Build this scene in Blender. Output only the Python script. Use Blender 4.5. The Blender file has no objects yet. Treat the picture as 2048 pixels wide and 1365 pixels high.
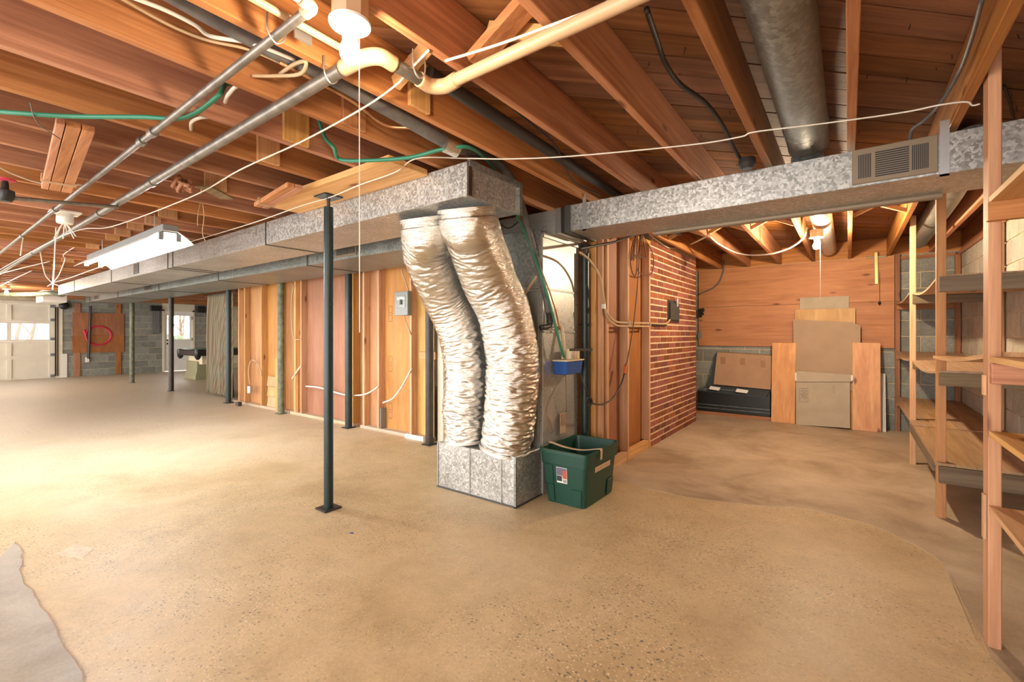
import bpy, bmesh, math, random
from mathutils import Vector, Matrix, noise

random.seed(7)
sc = bpy.context.scene
COL = sc.collection

# ------------------------------------------------------------------ camera
F, CX, HY, CH = 910.0, 1024.0, 669.0, 1.245          # focal length and horizon in pixels of 2048x1365, eye height in m
TH = math.atan2(673, 910)
S_, C_ = math.sin(TH), math.cos(TH)
cam = bpy.data.cameras.new('camera')
cam.sensor_fit = 'HORIZONTAL'; cam.sensor_width = 36.0; cam.lens = 36.0 * F / 2048.0
cam.shift_y = -(682.5 - HY) / 2048.0
cam.clip_start = 0.02; cam.clip_end = 200
camo = bpy.data.objects.new('camera', cam); COL.objects.link(camo)
camo.location = (0, 0, CH); camo.rotation_euler = (math.pi / 2, 0, TH)
sc.camera = camo

# ------------------------------------------------------------------ world, exposure
w = bpy.data.worlds.new('world'); sc.world = w; w.use_nodes = True
bg = w.node_tree.nodes['Background']
bg.inputs['Color'].default_value = (1.0, 0.975, 0.94, 1)
bg.inputs['Strength'].default_value = 2.3
sc.view_settings.view_transform = 'Standard'
sc.view_settings.look = 'None'
sc.view_settings.exposure = 1.58
sc.view_settings.gamma = 1.0
sc.view_settings.use_curve_mapping = False
sc.cycles.use_denoising = True
sc.cycles.max_bounces = 8; sc.cycles.diffuse_bounces = 5; sc.cycles.glossy_bounces = 3; sc.cycles.transmission_bounces = 4
BULB_W = (7.5, 48.0, 26.0)          # radiant watts of the three bare bulbs: by the pipe, in the back room, by the garage door
TUBE_W = 28.0          # radiant watts of a fluorescent tube
WARM = (1.0, 0.78, 0.52)
COOL = (0.95, 0.98, 1.0)

# ------------------------------------------------------------------ pixel helpers (a pixel is a direction, the plane it meets gives the place)
def ray(px, py):
    a = (px - CX) / F
    return (-S_ + C_ * a, C_ + S_ * a, (HY - py) / F)
def gz(px, py, z=0.0):
    v = ray(px, py); t = (z - CH) / v[2]; return Vector((v[0] * t, v[1] * t, z))
def gx(px, py, x):
    v = ray(px, py); t = x / v[0]; return Vector((x, v[1] * t, CH + v[2] * t))
def gy(px, py, y):
    v = ray(px, py); t = y / v[1]; return Vector((v[0] * t, y, CH + v[2] * t))

# ------------------------------------------------------------------ materials
def newmat(name):
    m = bpy.data.materials.new(name); m.use_nodes = True
    nt = m.node_tree; b = nt.nodes['Principled BSDF']
    return m, nt, b
def N(nt, t, **kw):
    n = nt.nodes.new(t)
    for k, v in kw.items():
        if k.startswith('i_'):
            n.inputs[k[2:].replace('_', ' ')].default_value = v
        else:
            setattr(n, k, v)
    return n
def L(nt, a, b): nt.links.new(a, b)
def ramp(nt, stops, fac=None):
    r = nt.nodes.new('ShaderNodeValToRGB')
    e = r.color_ramp.elements
    while len(e) < len(stops): e.new(0.5)
    for i, (p, c) in enumerate(stops):
        e[i].position = p; e[i].color = (c[0], c[1], c[2], 1) if len(c) == 3 else c
    if fac is not None: L(nt, fac, r.inputs[0])
    return r
def coords(nt, scale, jitter=True):
    tc = N(nt, 'ShaderNodeTexCoord')
    out = tc.outputs['Object']
    if jitter:
        oi = N(nt, 'ShaderNodeObjectInfo')
        mu = N(nt, 'ShaderNodeMath', operation='MULTIPLY'); mu.inputs[1].default_value = 53.0
        L(nt, oi.outputs['Random'], mu.inputs[0])
        ad = N(nt, 'ShaderNodeVectorMath', operation='ADD')
        L(nt, out, ad.inputs[0]); L(nt, mu.outputs[0], ad.inputs[1]); out = ad.outputs[0]
    mp = N(nt, 'ShaderNodeMapping'); mp.inputs['Scale'].default_value = scale
    L(nt, out, mp.inputs['Vector'])
    return mp.outputs[0]
def noise_(nt, vec, scale, detail=4, rough=0.55, dist=0.0):
    n = N(nt, 'ShaderNodeTexNoise'); n.inputs['Scale'].default_value = scale
    n.inputs['Detail'].default_value = detail; n.inputs['Roughness'].default_value = rough
    n.inputs['Distortion'].default_value = dist
    L(nt, vec, n.inputs['Vector']); return n.outputs['Fac']
def mixc(nt, a, b, fac, mode='MIX'):
    m = N(nt, 'ShaderNodeMix', data_type='RGBA', blend_type=mode)
    for s, v in ((m.inputs[0], fac), (m.inputs[6], a), (m.inputs[7], b)):
        if hasattr(v, 'links'): L(nt, v, s)
        elif isinstance(v, (int, float)): s.default_value = v
        else: s.default_value = (v[0], v[1], v[2], 1)
    return m.outputs[2]
def bump(nt, b, h, strength=0.3, dist=0.01):
    n = N(nt, 'ShaderNodeBump'); n.inputs['Strength'].default_value = strength; n.inputs['Distance'].default_value = dist
    L(nt, h, n.inputs['Height']); L(nt, n.outputs[0], b.inputs['Normal'])
def objvar(nt, col, lo=0.8, hi=1.15, hue=0.006, sat=0.12):
    oi = N(nt, 'ShaderNodeObjectInfo')
    h = N(nt, 'ShaderNodeHueSaturation')
    mr = N(nt, 'ShaderNodeMapRange'); mr.inputs[3].default_value = lo; mr.inputs[4].default_value = hi
    L(nt, oi.outputs['Random'], mr.inputs[0]); L(nt, mr.outputs[0], h.inputs['Value'])
    m2 = N(nt, 'ShaderNodeMath', operation='MULTIPLY'); m2.inputs[1].default_value = 7.31
    fr = N(nt, 'ShaderNodeMath', operation='FRACT'); L(nt, oi.outputs['Random'], m2.inputs[0]); L(nt, m2.outputs[0], fr.inputs[0])
    mh = N(nt, 'ShaderNodeMapRange'); mh.inputs[3].default_value = 0.5 - hue; mh.inputs[4].default_value = 0.5 + hue
    L(nt, fr.outputs[0], mh.inputs[0]); L(nt, mh.outputs[0], h.inputs['Hue'])
    ms = N(nt, 'ShaderNodeMapRange'); ms.inputs[3].default_value = 1 - sat; ms.inputs[4].default_value = 1 + sat
    L(nt, fr.outputs[0], ms.inputs[0]); L(nt, ms.outputs[0], h.inputs['Saturation'])
    L(nt, col, h.inputs['Color']); return h.outputs[0]
def wood(name, dark, light, axis='x', rough=0.6, lo=0.8, hi=1.15, grain=26.0, knots=True, sat=0.12):
    m, nt, b = newmat(name)
    ai = 'xyz'.index(axis)
    sc1 = [grain] * 3; sc1[ai] = 1.1
    v = coords(nt, sc1)
    n1 = noise_(nt, v, 1.0, 5, 0.6, 0.7)
    sc2 = [grain * 4] * 3; sc2[ai] = 3.0
    n2 = noise_(nt, coords(nt, sc2), 1.0, 3, 0.6)
    r1 = ramp(nt, [(0.28, dark), (0.72, light)], n1)
    r2 = ramp(nt, [(0.3, (0.80, 0.75, 0.70)), (0.65, (1, 1, 1))], n2)
    c = mixc(nt, r1.outputs[0], r2.outputs[0], 0.7, 'MULTIPLY')
    sc4 = [1.3] * 3
    n4 = noise_(nt, coords(nt, sc4), 1.0, 3, 0.6)
    r4 = ramp(nt, [(0.3, (0.86, 0.82, 0.79)), (0.7, (1.08, 1.06, 1.03))], n4)
    c = mixc(nt, c, r4.outputs[0], 0.8, 'MULTIPLY')
    if knots:
        sc3 = [5.0] * 3; sc3[ai] = 1.7
        vo = N(nt, 'ShaderNodeTexVoronoi'); vo.inputs['Scale'].default_value = 1.0
        L(nt, coords(nt, sc3), vo.inputs['Vector'])
        rk = ramp(nt, [(0.045, (0.25, 0.13, 0.07)), (0.11, (1, 1, 1))], vo.outputs['Distance'])
        c = mixc(nt, c, rk.outputs[0], 0.85, 'MULTIPLY')
    L(nt, objvar(nt, c, lo, hi, sat=sat), b.inputs['Base Color'])
    b.inputs['Roughness'].default_value = rough
    b.inputs['Specular IOR Level'].default_value = 0.35
    bump(nt, b, n2, 0.25, 0.004)
    return m
def plain(name, col, rough=0.5, metal=0.0, var=None, spec=0.5, nscale=None, namt=0.25, emit=None):
    m, nt, b = newmat(name)
    b.inputs['Roughness'].default_value = rough; b.inputs['Metallic'].default_value = metal
    b.inputs['Specular IOR Level'].default_value = spec
    src = None
    if nscale:
        n = noise_(nt, coords(nt, (1, 1, 1)), nscale, 5, 0.6)
        r = ramp(nt, [(0.3, [x * (1 - namt) for x in col]), (0.7, [min(1, x * (1 + namt)) for x in col])], n)
        src = r.outputs[0]; bump(nt, b, n, 0.12, 0.004)
    if var:
        if src is None:
            rgb = N(nt, 'ShaderNodeRGB'); rgb.outputs[0].default_value = (*col, 1); src = rgb.outputs[0]
        src = objvar(nt, src, 1 - var, 1 + var)
    if src is None: b.inputs['Base Color'].default_value = (*col, 1)
    else: L(nt, src, b.inputs['Base Color'])
    if emit:
        b.inputs['Emission Color'].default_value = (*emit[0], 1); b.inputs['Emission Strength'].default_value = emit[1]
    return m
def galv(name, base=(0.50, 0.50, 0.49), scale=75.0, metal=0.7, rough=0.38, con=1.0):
    m, nt, b = newmat(name)
    v = coords(nt, (1, 1, 1))
    nn = N(nt, 'ShaderNodeTexNoise'); nn.inputs['Scale'].default_value = scale * 0.8; L(nt, v, nn.inputs['Vector'])
    ad = N(nt, 'ShaderNodeVectorMath', operation='MULTIPLY_ADD'); L(nt, nn.outputs['Color'], ad.inputs[0])
    ad.inputs[1].default_value = (0.02, 0.02, 0.02); L(nt, v, ad.inputs[2])
    vo = N(nt, 'ShaderNodeTexVoronoi'); vo.inputs['Scale'].default_value = scale; L(nt, ad.outputs[0], vo.inputs['Vector'])
    bw = N(nt, 'ShaderNodeRGBToBW'); L(nt, vo.outputs['Color'], bw.inputs[0])
    n2 = noise_(nt, v, 2.2, 4)
    r = ramp(nt, [(0.2, [x * (1 - 0.22 * con) for x in base]), (0.5, base), (0.85, [min(1, x * (1 + 0.32 * con)) for x in base])], bw.outputs[0])
    r2 = ramp(nt, [(0.3, (0.75, 0.74, 0.7)), (0.7, (1.1, 1.1, 1.1))], n2)
    c = mixc(nt, r.outputs[0], r2.outputs[0], 0.8, 'MULTIPLY')
    L(nt, c, b.inputs['Base Color'])
    rr = N(nt, 'ShaderNodeMapRange'); rr.inputs[3].default_value = rough - 0.1; rr.inputs[4].default_value = rough + 0.18
    L(nt, bw.outputs[0], rr.inputs[0]); L(nt, rr.outputs[0], b.inputs['Roughness'])
    b.inputs['Metallic'].default_value = metal
    bump(nt, b, bw.outputs[0], 0.12, 0.003)
    return m
def emission(name, col, strength):
    m, nt, b = newmat(name)
    b.inputs['Base Color'].default_value = (0.9, 0.9, 0.9, 1)
    b.inputs['Emission Color'].default_value = (*col, 1); b.inputs['Emission Strength'].default_value = strength
    return m

PINE_D, PINE_L = (0.33, 0.125, 0.053), (0.62, 0.30, 0.142)
M = {}
for ax in 'xyz':
    M['joist_' + ax] = wood('joist_wood_' + ax, PINE_D, PINE_L, ax, 0.6, 0.7, 1.15)
    M['pale_' + ax] = wood('pale_wood_' + ax, (0.58, 0.31, 0.13), (0.82, 0.52, 0.26), ax, 0.6, 0.85, 1.12)
    M['stud_' + ax] = wood('stud_wood_' + ax, (0.48, 0.24, 0.105), (0.72, 0.43, 0.21), ax, 0.6, 0.8, 1.15)
    M['grey_' + ax] = wood('weathered_wood_' + ax, (0.14, 0.10, 0.06), (0.30, 0.23, 0.145), ax, 0.75, 0.8, 1.1)
M['orange_z'] = wood('orange_pine', (0.47, 0.205, 0.075), (0.68, 0.36, 0.145), 'z', 0.6, 0.92, 1.08)
M['board_z'] = wood('knotty_pine_board', (0.60, 0.27, 0.085), (0.80, 0.43, 0.16), 'z', 0.55, 0.92, 1.08, grain=9)
M['sub'] = wood('subfloor_wood', (0.15, 0.06, 0.024), (0.36, 0.165, 0.068), 'x', 0.6, 0.7, 1.25, grain=18)
M['ply_x'] = wood('plywood_orange', (0.40, 0.155, 0.05), (0.60, 0.275, 0.10), 'x', 0.55, 0.95, 1.05, grain=12, knots=True)
M['ply_z'] = wood('plywood_panel', (0.42, 0.19, 0.07), (0.60, 0.31, 0.125), 'z', 0.5, 0.85, 1.1, grain=10, knots=False)
M['ply_red'] = wood('plywood_red', (0.31, 0.125, 0.055), (0.42, 0.19, 0.088), 'z', 0.5, 0.92, 1.06, grain=9, knots=False)
M['ply_pale'] = wood('plywood_pale', (0.50, 0.30, 0.13), (0.66, 0.44, 0.21), 'z', 0.55, 0.9, 1.1, grain=8, knots=False)
M['shelf_ply'] = wood('shelf_plywood', (0.36, 0.225, 0.125), (0.54, 0.37, 0.22), 'y', 0.6, 0.85, 1.12, grain=14)
M['galv'] = galv('galvanised_steel')
M['galv_dark'] = galv('galvanised_steel_dull', (0.30, 0.315, 0.305), 60, 0.7, 0.42)
M['galv_light'] = galv('galvanised_steel_smooth', (0.50, 0.50, 0.485), 130, 0.6, 0.34, 0.35)
M['seam'] = plain('seam_steel', (0.10, 0.10, 0.095), 0.5, 0.6)
M['strap'] = plain('strap_steel', (0.55, 0.56, 0.56), 0.35, 0.85)
M['black'] = plain('black_rubber', (0.022, 0.021, 0.02), 0.5)
M['blackmetal'] = plain('black_metal', (0.03, 0.03, 0.03), 0.35, 0.3)
M['green_paint'] = plain('green_post_paint', (0.007, 0.022, 0.022), 0.38, nscale=9, namt=0.35)
M['olive_paint'] = plain('olive_post_paint', (0.13, 0.14, 0.085), 0.6, nscale=14, namt=0.5)
M['brown_post'] = plain('brown_post_paint', (0.045, 0.03, 0.022), 0.45, nscale=8, namt=0.4)
M['cream'] = plain('cream_paint', (0.78, 0.72, 0.58), 0.5, nscale=5, namt=0.06)
M['garage'] = plain('garage_paint', (0.72, 0.67, 0.56), 0.55, nscale=3, namt=0.07)
M['white'] = plain('white_enamel', (0.85, 0.85, 0.82), 0.35)
M['porcelain'] = plain('porcelain', (0.82, 0.80, 0.74), 0.3)
M['tanbox'] = plain('phenolic_box', (0.55, 0.38, 0.24), 0.5)
M['white_wire'] = plain('white_cable', (0.74, 0.70, 0.62), 0.45)
M['tan_wire'] = plain('tan_cable', (0.52, 0.37, 0.22), 0.5)
M['brown_wire'] = plain('brown_cord', (0.13, 0.055, 0.03), 0.5)
M['copper'] = plain('copper_pipe', (0.62, 0.33, 0.17), 0.32, 0.75, nscale=12, namt=0.2)
M['beige_pipe'] = plain('beige_plastic_pipe', (0.52, 0.34, 0.20), 0.4, nscale=8, namt=0.12)
M['iron'] = plain('iron_pipe', (0.22, 0.20, 0.18), 0.38, 0.7, nscale=14, namt=0.35)
M['abs'] = plain('black_plastic_pipe', (0.035, 0.032, 0.03), 0.45)
M['foam'] = plain('grey_pipe_insulation', (0.13, 0.125, 0.125), 0.55, nscale=20, namt=0.25)
M['hose'] = plain('green_hose', (0.03, 0.20, 0.125), 0.4)
M['tote'] = plain('green_tote_plastic', (0.006, 0.052, 0.034), 0.42, nscale=60, namt=0.12)
M['blue'] = plain('blue_plastic', (0.02, 0.09, 0.36), 0.4)
M['ivory'] = plain('ivory_plastic', (0.74, 0.64, 0.46), 0.45)
M['card'] = plain('cardboard', (0.42, 0.255, 0.15), 0.8, nscale=6, namt=0.08)
M['card_grey'] = plain('grey_board', (0.44, 0.365, 0.265), 0.75, nscale=5, namt=0.08)
M['card_tan'] = plain('tan_hardboard', (0.40, 0.275, 0.175), 0.7, nscale=5, namt=0.07)
M['paper'] = plain('white_paper', (0.80, 0.78, 0.73), 0.8)
M['tape'] = plain('masking_tape', (0.62, 0.47, 0.31), 0.6)
M['tape_brown'] = plain('packing_tape', (0.33, 0.17, 0.09), 0.4)
M['consoleblack'] = plain('black_console', (0.012, 0.014, 0.015), 0.3)
M['console_edge'] = plain('grey_console_edge', (0.10, 0.125, 0.13), 0.35, nscale=18, namt=0.5)
M['register'] = plain('bronze_register', (0.235, 0.175, 0.115), 0.5, 0.2)
M['greybox'] = plain('grey_enamel', (0.23, 0.245, 0.24), 0.42, 0.2)
M['brass'] = plain('brass', (0.55, 0.42, 0.18), 0.3, 0.9)
M['red'] = plain('red_paint', (0.55, 0.02, 0.06), 0.6)
M['khaki'] = plain('khaki_laminate', (0.30, 0.28, 0.16), 0.5)
M['poolrail'] = plain('dark_rail', (0.035, 0.028, 0.028), 0.3)
M['orange_plug'] = plain('orange_plug', (0.55, 0.13, 0.03), 0.5)
M['bark'] = plain('bark', (0.22, 0.16, 0.12), 0.9)
M['grass_out'] = plain('winter_lawn', (0.30, 0.27, 0.16), 0.9, nscale=2, namt=0.3)
M['rope'] = plain('brown_rope', (0.30, 0.12, 0.06), 0.8)
M['plate'] = wood('whitewashed_plate', (0.52, 0.40, 0.29), (0.68, 0.56, 0.43), 'x', 0.6, 0.95, 1.05)
M['scrap'] = plain('dirty_paper', (0.62, 0.50, 0.37), 0.8, nscale=30, namt=0.2)
M['hedge'] = plain('hedge_leaves', (0.10, 0.12, 0.07), 0.9, nscale=9, namt=0.6)
M['ink'] = plain('faded_ink', (0.16, 0.07, 0.035), 0.7)
M['pen'] = plain('faded_red_pen', (0.36, 0.10, 0.05), 0.7)
M['soot'] = plain('soot', (0.05, 0.045, 0.04), 0.8)

def mat_foil():
    m, nt, b = newmat('silver_foil')
    v = coords(nt, (1, 1, 4.0))
    n = noise_(nt, v, 9.0, 6, 0.62, 1.8)
    n2 = noise_(nt, v, 46.0, 4, 0.6, 1.0)
    a = N(nt, 'ShaderNodeMath', operation='MULTIPLY_ADD'); L(nt, n2, a.inputs[0]); a.inputs[1].default_value = 0.35; L(nt, n, a.inputs[2])
    b.inputs['Base Color'].default_value = (0.74, 0.71, 0.66, 1)
    b.inputs['Metallic'].default_value = 1.0; b.inputs['Roughness'].default_value = 0.13
    bump(nt, b, a.outputs[0], 0.38, 0.03)
    return m
M['foil'] = mat_foil()

def mat_floor(name, c1, c2, c3, specks=True, blot=0.9, pale=None):
    m, nt, b = newmat(name)
    v = coords(nt, (1, 1, 1), False)
    n1 = noise_(nt, v, blot, 6, 0.62, 0.6)
    n2 = noise_(nt, v, 6.0, 6, 0.65, 0.3)
    n3 = noise_(nt, v, 90.0, 3, 0.6)
    r1 = ramp(nt, [(0.32, c1), (0.5, c2), (0.68, c3)], n1)
    r2 = ramp(nt, [(0.3, (0.80, 0.78, 0.75)), (0.6, (1.03, 1.02, 1.0))], n2)
    c = mixc(nt, r1.outputs[0], r2.outputs[0], 0.8, 'MULTIPLY')
    r3 = ramp(nt, [(0.3, (0.86, 0.85, 0.84)), (0.7, (1.08, 1.07, 1.05))], n3)
    c = mixc(nt, c, r3.outputs[0], 0.8, 'MULTIPLY')
    if pale is not None:          # the far half of the floor blends into a paler cement colour
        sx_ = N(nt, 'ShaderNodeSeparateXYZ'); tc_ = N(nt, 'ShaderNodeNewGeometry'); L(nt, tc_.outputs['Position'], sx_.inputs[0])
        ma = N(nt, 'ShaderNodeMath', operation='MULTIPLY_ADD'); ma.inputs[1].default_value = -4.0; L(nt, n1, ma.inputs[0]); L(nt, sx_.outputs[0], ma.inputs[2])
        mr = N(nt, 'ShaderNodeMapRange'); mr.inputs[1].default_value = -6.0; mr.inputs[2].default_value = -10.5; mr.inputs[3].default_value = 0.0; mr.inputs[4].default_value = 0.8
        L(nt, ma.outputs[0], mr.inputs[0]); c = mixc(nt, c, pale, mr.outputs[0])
    if specks:
        for (s, th, dark, cut) in ((36.0, 0.22, (0.12, 0.115, 0.105), 0.84), (64.0, 0.25, (0.19, 0.165, 0.13), 0.80), (56.0, 0.24, (0.80, 0.64, 0.44), 0.76)):
            nn = N(nt, 'ShaderNodeTexNoise'); nn.inputs['Scale'].default_value = s * 1.7; L(nt, v, nn.inputs['Vector'])
            ad = N(nt, 'ShaderNodeVectorMath', operation='MULTIPLY_ADD'); L(nt, nn.outputs['Color'], ad.inputs[0])
            ad.inputs[1].default_value = (0.016, 0.016, 0); L(nt, v, ad.inputs[2])
            mp = N(nt, 'ShaderNodeMapping'); mp.inputs['Rotation'].default_value = (0, 0, s); mp.inputs['Scale'].default_value = (1, 1.5, 1)
            L(nt, ad.outputs[0], mp.inputs['Vector'])
            vo = N(nt, 'ShaderNodeTexVoronoi', voronoi_dimensions='2D'); vo.inputs['Scale'].default_value = s; L(nt, mp.outputs[0], vo.inputs['Vector'])
            bw = N(nt, 'ShaderNodeSeparateColor'); L(nt, vo.outputs['Color'], bw.inputs[0])
            g = N(nt, 'ShaderNodeMath', operation='GREATER_THAN'); g.inputs[1].default_value = cut; L(nt, bw.outputs[0], g.inputs[0])
            l = N(nt, 'ShaderNodeMath', operation='LESS_THAN'); l.inputs[1].default_value = th; L(nt, vo.outputs['Distance'], l.inputs[0])
            mu = N(nt, 'ShaderNodeMath', operation='MULTIPLY'); L(nt, g.outputs[0], mu.inputs[0]); L(nt, l.outputs[0], mu.inputs[1])
            nm = noise_(nt, v, 1.1, 4, 0.6)
            rm = ramp(nt, [(0.38, (0.12,) * 3), (0.62, (0.85,) * 3)], nm)
            m3 = N(nt, 'ShaderNodeMath', operation='MULTIPLY'); L(nt, mu.outputs[0], m3.inputs[0]); L(nt, rm.outputs[0], m3.inputs[1])
            c = mixc(nt, c, dark, m3.outputs[0])
    L(nt, c, b.inputs['Base Color'])
    rr = N(nt, 'ShaderNodeMapRange'); rr.inputs[3].default_value = 0.36; rr.inputs[4].default_value = 0.62
    L(nt, n2, rr.inputs[0]); L(nt, rr.outputs[0], b.inputs['Roughness'])
    b.inputs['Specular IOR Level'].default_value = 0.4
    bump(nt, b, n2, 0.12, 0.01)
    return m
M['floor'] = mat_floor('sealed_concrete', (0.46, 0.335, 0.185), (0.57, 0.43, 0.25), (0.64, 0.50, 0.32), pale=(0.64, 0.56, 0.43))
M['slab'] = mat_floor('bare_concrete', (0.33, 0.245, 0.165), (0.50, 0.40, 0.285), (0.60, 0.50, 0.375), specks=False, blot=1.4)
M['patch'] = mat_floor('grey_concrete_patch', (0.29, 0.24, 0.185), (0.40, 0.36, 0.30), (0.46, 0.42, 0.35), specks=False, blot=2.0)

def mat_masonry(name, c1, c2, lo, hi, nscale=30, hue=0.01):
    m, nt, b = newmat(name)
    v = coords(nt, (1, 1, 1))
    n = noise_(nt, v, nscale, 5, 0.65); n2 = noise_(nt, v, nscale * 0.15, 3)
    r = ramp(nt, [(0.3, c1), (0.7, c2)], n)
    r2 = ramp(nt, [(0.3, (0.8, 0.8, 0.8)), (0.7, (1.1, 1.1, 1.1))], n2)
    c = mixc(nt, r.outputs[0], r2.outputs[0], 0.8, 'MULTIPLY')
    L(nt, objvar(nt, c, lo, hi, hue), b.inputs['Base Color'])
    b.inputs['Roughness'].default_value = 0.85; b.inputs['Specular IOR Level'].default_value = 0.25
    bump(nt, b, n, 0.4, 0.006)
    return m
M['block'] = mat_masonry('concrete_block', (0.19, 0.195, 0.175), (0.33, 0.335, 0.30), 0.8, 1.2, 60)
M['block_pale'] = mat_masonry('concrete_block_pale', (0.36, 0.33, 0.27), (0.52, 0.48, 0.40), 0.85, 1.12, 60)
M['mortar'] = mat_masonry('mortar', (0.54, 0.45, 0.30), (0.68, 0.58, 0.40), 1, 1, 40, 0)
M['brick'] = mat_masonry('red_brick', (0.23, 0.07, 0.045), (0.33, 0.115, 0.075), 0.62, 1.25, 50, 0.015)
M['brick_mortar'] = mat_masonry('brick_mortar', (0.66, 0.50, 0.33), (0.78, 0.62, 0.42), 1, 1, 60, 0)

def mat_fabric():
    m, nt, b = newmat('striped_curtain')
    tc = N(nt, 'ShaderNodeTexCoord')
    at = N(nt, 'ShaderNodeAttribute', attribute_name='arc')
    def wave(sock, freq):
        mu = N(nt, 'ShaderNodeMath', operation='MULTIPLY'); mu.inputs[1].default_value = freq; L(nt, sock, mu.inputs[0])
        s = N(nt, 'ShaderNodeMath', operation='SINE'); L(nt, mu.outputs[0], s.inputs[0])
        mr = N(nt, 'ShaderNodeMapRange'); mr.inputs[1].default_value = -1; L(nt, s.outputs[0], mr.inputs[0]); return mr.outputs[0]
    sp = N(nt, 'ShaderNodeSeparateXYZ'); L(nt, tc.outputs['Object'], sp.inputs[0])
    a = wave(at.outputs['Fac'], 62.0); c2 = wave(at.outputs['Fac'], 190.0); c3 = wave(sp.outputs['Z'], 240.0)
    r = ramp(nt, [(0.25, (0.20, 0.145, 0.09)), (0.6, (0.34, 0.27, 0.18)), (0.9, (0.17, 0.17, 0.12))], a)
    c = mixc(nt, r.outputs[0], (0.60, 0.53, 0.40), c2, 'MULTIPLY')
    c = mixc(nt, r.outputs[0], c, 0.35)
    c = mixc(nt, c, (0.34, 0.25, 0.18), c3, 'MIX') if False else c
    L(nt, c, b.inputs['Base Color']); b.inputs['Roughness'].default_value = 0.9
    return m
M['curtain'] = mat_fabric()

m, nt, b = newmat('window_glass')
b.inputs['Base Color'].default_value = (1, 1, 1, 1); b.inputs['Transmission Weight'].default_value = 1.0
b.inputs['Roughness'].default_value = 0.0; b.inputs['IOR'].default_value = 1.01
M['glass'] = m

for i_, w_ in enumerate(BULB_W): M['bulb%d' % i_] = emission('lit_bulb_%d' % i_, WARM, w_ / (math.pi * 0.0125))
M['tube'] = emission('lit_tube', COOL, TUBE_W / (math.pi * math.pi * 0.025 * 2.3))

# ------------------------------------------------------------------ geometry builders (verts, faces) in world metres
def gbox(lo, hi):
    x0, y0, z0 = lo; x1, y1, z1 = hi
    v = [(x0, y0, z0), (x1, y0, z0), (x1, y1, z0), (x0, y1, z0), (x0, y0, z1), (x1, y0, z1), (x1, y1, z1), (x0, y1, z1)]
    return v, [(0, 3, 2, 1), (4, 5, 6, 7), (0, 1, 5, 4), (1, 2, 6, 5), (2, 3, 7, 6), (3, 0, 4, 7)]
BOXF = [(0, 3, 2, 1), (4, 5, 6, 7), (0, 1, 5, 4), (1, 2, 6, 5), (2, 3, 7, 6), (3, 0, 4, 7)]
def gbeam(p0, p1, w, h, up=(0, 0, 1)):
    p0, p1 = Vector(p0), Vector(p1); d = (p1 - p0).normalized()
    s = d.cross(Vector(up)).normalized(); u = s.cross(d).normalized()
    s, u = s * w / 2, u * h / 2
    return [p0 - s - u, p0 + s - u, p1 + s - u, p1 - s - u, p0 - s + u, p0 + s + u, p1 + s + u, p1 - s + u], BOXF
def smooth(pts, n=8):
    pts = [Vector(p) for p in pts]
    if len(pts) < 3: return pts
    out = []; P = [pts[0] * 2 - pts[1]] + pts + [pts[-1] * 2 - pts[-2]]
    for i in range(1, len(P) - 2):
        for k in range(n):
            t = k / n; a, b_, c, d = P[i - 1], P[i], P[i + 1], P[i + 2]
            out.append(0.5 * ((2 * b_) + (c - a) * t + (2 * a - 5 * b_ + 4 * c - d) * t * t + (3 * b_ - a - 3 * c + d) * t ** 3))
    out.append(pts[-1]); return out
def gtube(pts, r, n=8, rad=None, caps=True):
    pts = [Vector(p) for p in pts]; m = len(pts); V = []; Fc = []
    t0 = (pts[1] - pts[0]).normalized()
    ref = Vector((0, 0, 1)) if abs(t0.z) < 0.9 else Vector((1, 0, 0))
    nrm = (ref - t0 * ref.dot(t0)).normalized()
    for i, p in enumerate(pts):
        t = (pts[min(i + 1, m - 1)] - pts[max(i - 1, 0)]).normalized()
        nrm = (nrm - t * nrm.dot(t)).normalized(); bi = t.cross(nrm)
        rr = r if rad is None else (rad(i / (m - 1)) if callable(rad) else rad[i])
        for k in range(n):
            a = 2 * math.pi * k / n
            q = rr if not isinstance(rr, (list, tuple)) else rr[k]
            V.append(p + (nrm * math.cos(a) + bi * math.sin(a)) * q)
    for i in range(m - 1):
        for k in range(n):
            k2 = (k + 1) % n
            Fc.append((i * n + k, i * n + k2, (i + 1) * n + k2, (i + 1) * n + k))
    if caps:
        Fc.append(tuple(reversed(range(n)))); Fc.append(tuple(range((m - 1) * n, m * n)))
    return V, Fc
def gcyl(p0, p1, r, n=16): return gtube([p0, p1], r, n)
def glathe(c, prof, n=20, axis='z'):
    V = []; Fc = []; c = Vector(c)
    for (r, h) in prof:
        for k in range(n):
            a = 2 * math.pi * k / n
            if axis == 'z': V.append(c + Vector((r * math.cos(a), r * math.sin(a), h)))
            elif axis == 'y': V.append(c + Vector((r * math.cos(a), h, -r * math.sin(a))))
            else: V.append(c + Vector((h, r * math.cos(a), r * math.sin(a))))
    for i in range(len(prof) - 1):
        for k in range(n):
            k2 = (k + 1) % n; Fc.append((i * n + k, i * n + k2, (i + 1) * n + k2, (i + 1) * n + k))
    Fc.append(tuple(reversed(range(n)))); Fc.append(tuple(range((len(prof) - 1) * n, len(prof) * n)))
    return V, Fc
def gprism(poly, off):
    """poly: list of 3D points (a planar polygon), off: extrusion vector"""
    n = len(poly); off = Vector(off)
    V = [Vector(p) for p in poly] + [Vector(p) + off for p in poly]
    Fc = [tuple(reversed(range(n))), tuple(range(n, 2 * n))] + [(i, (i + 1) % n, n + (i + 1) % n, n + i) for i in range(n)]
    return V, Fc
def gmerge(*gs):
    V = []; Fc = []
    for v, f in gs:
        o = len(V); V += list(v); Fc += [tuple(i + o for i in q) for q in f]
    return V, Fc

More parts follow.
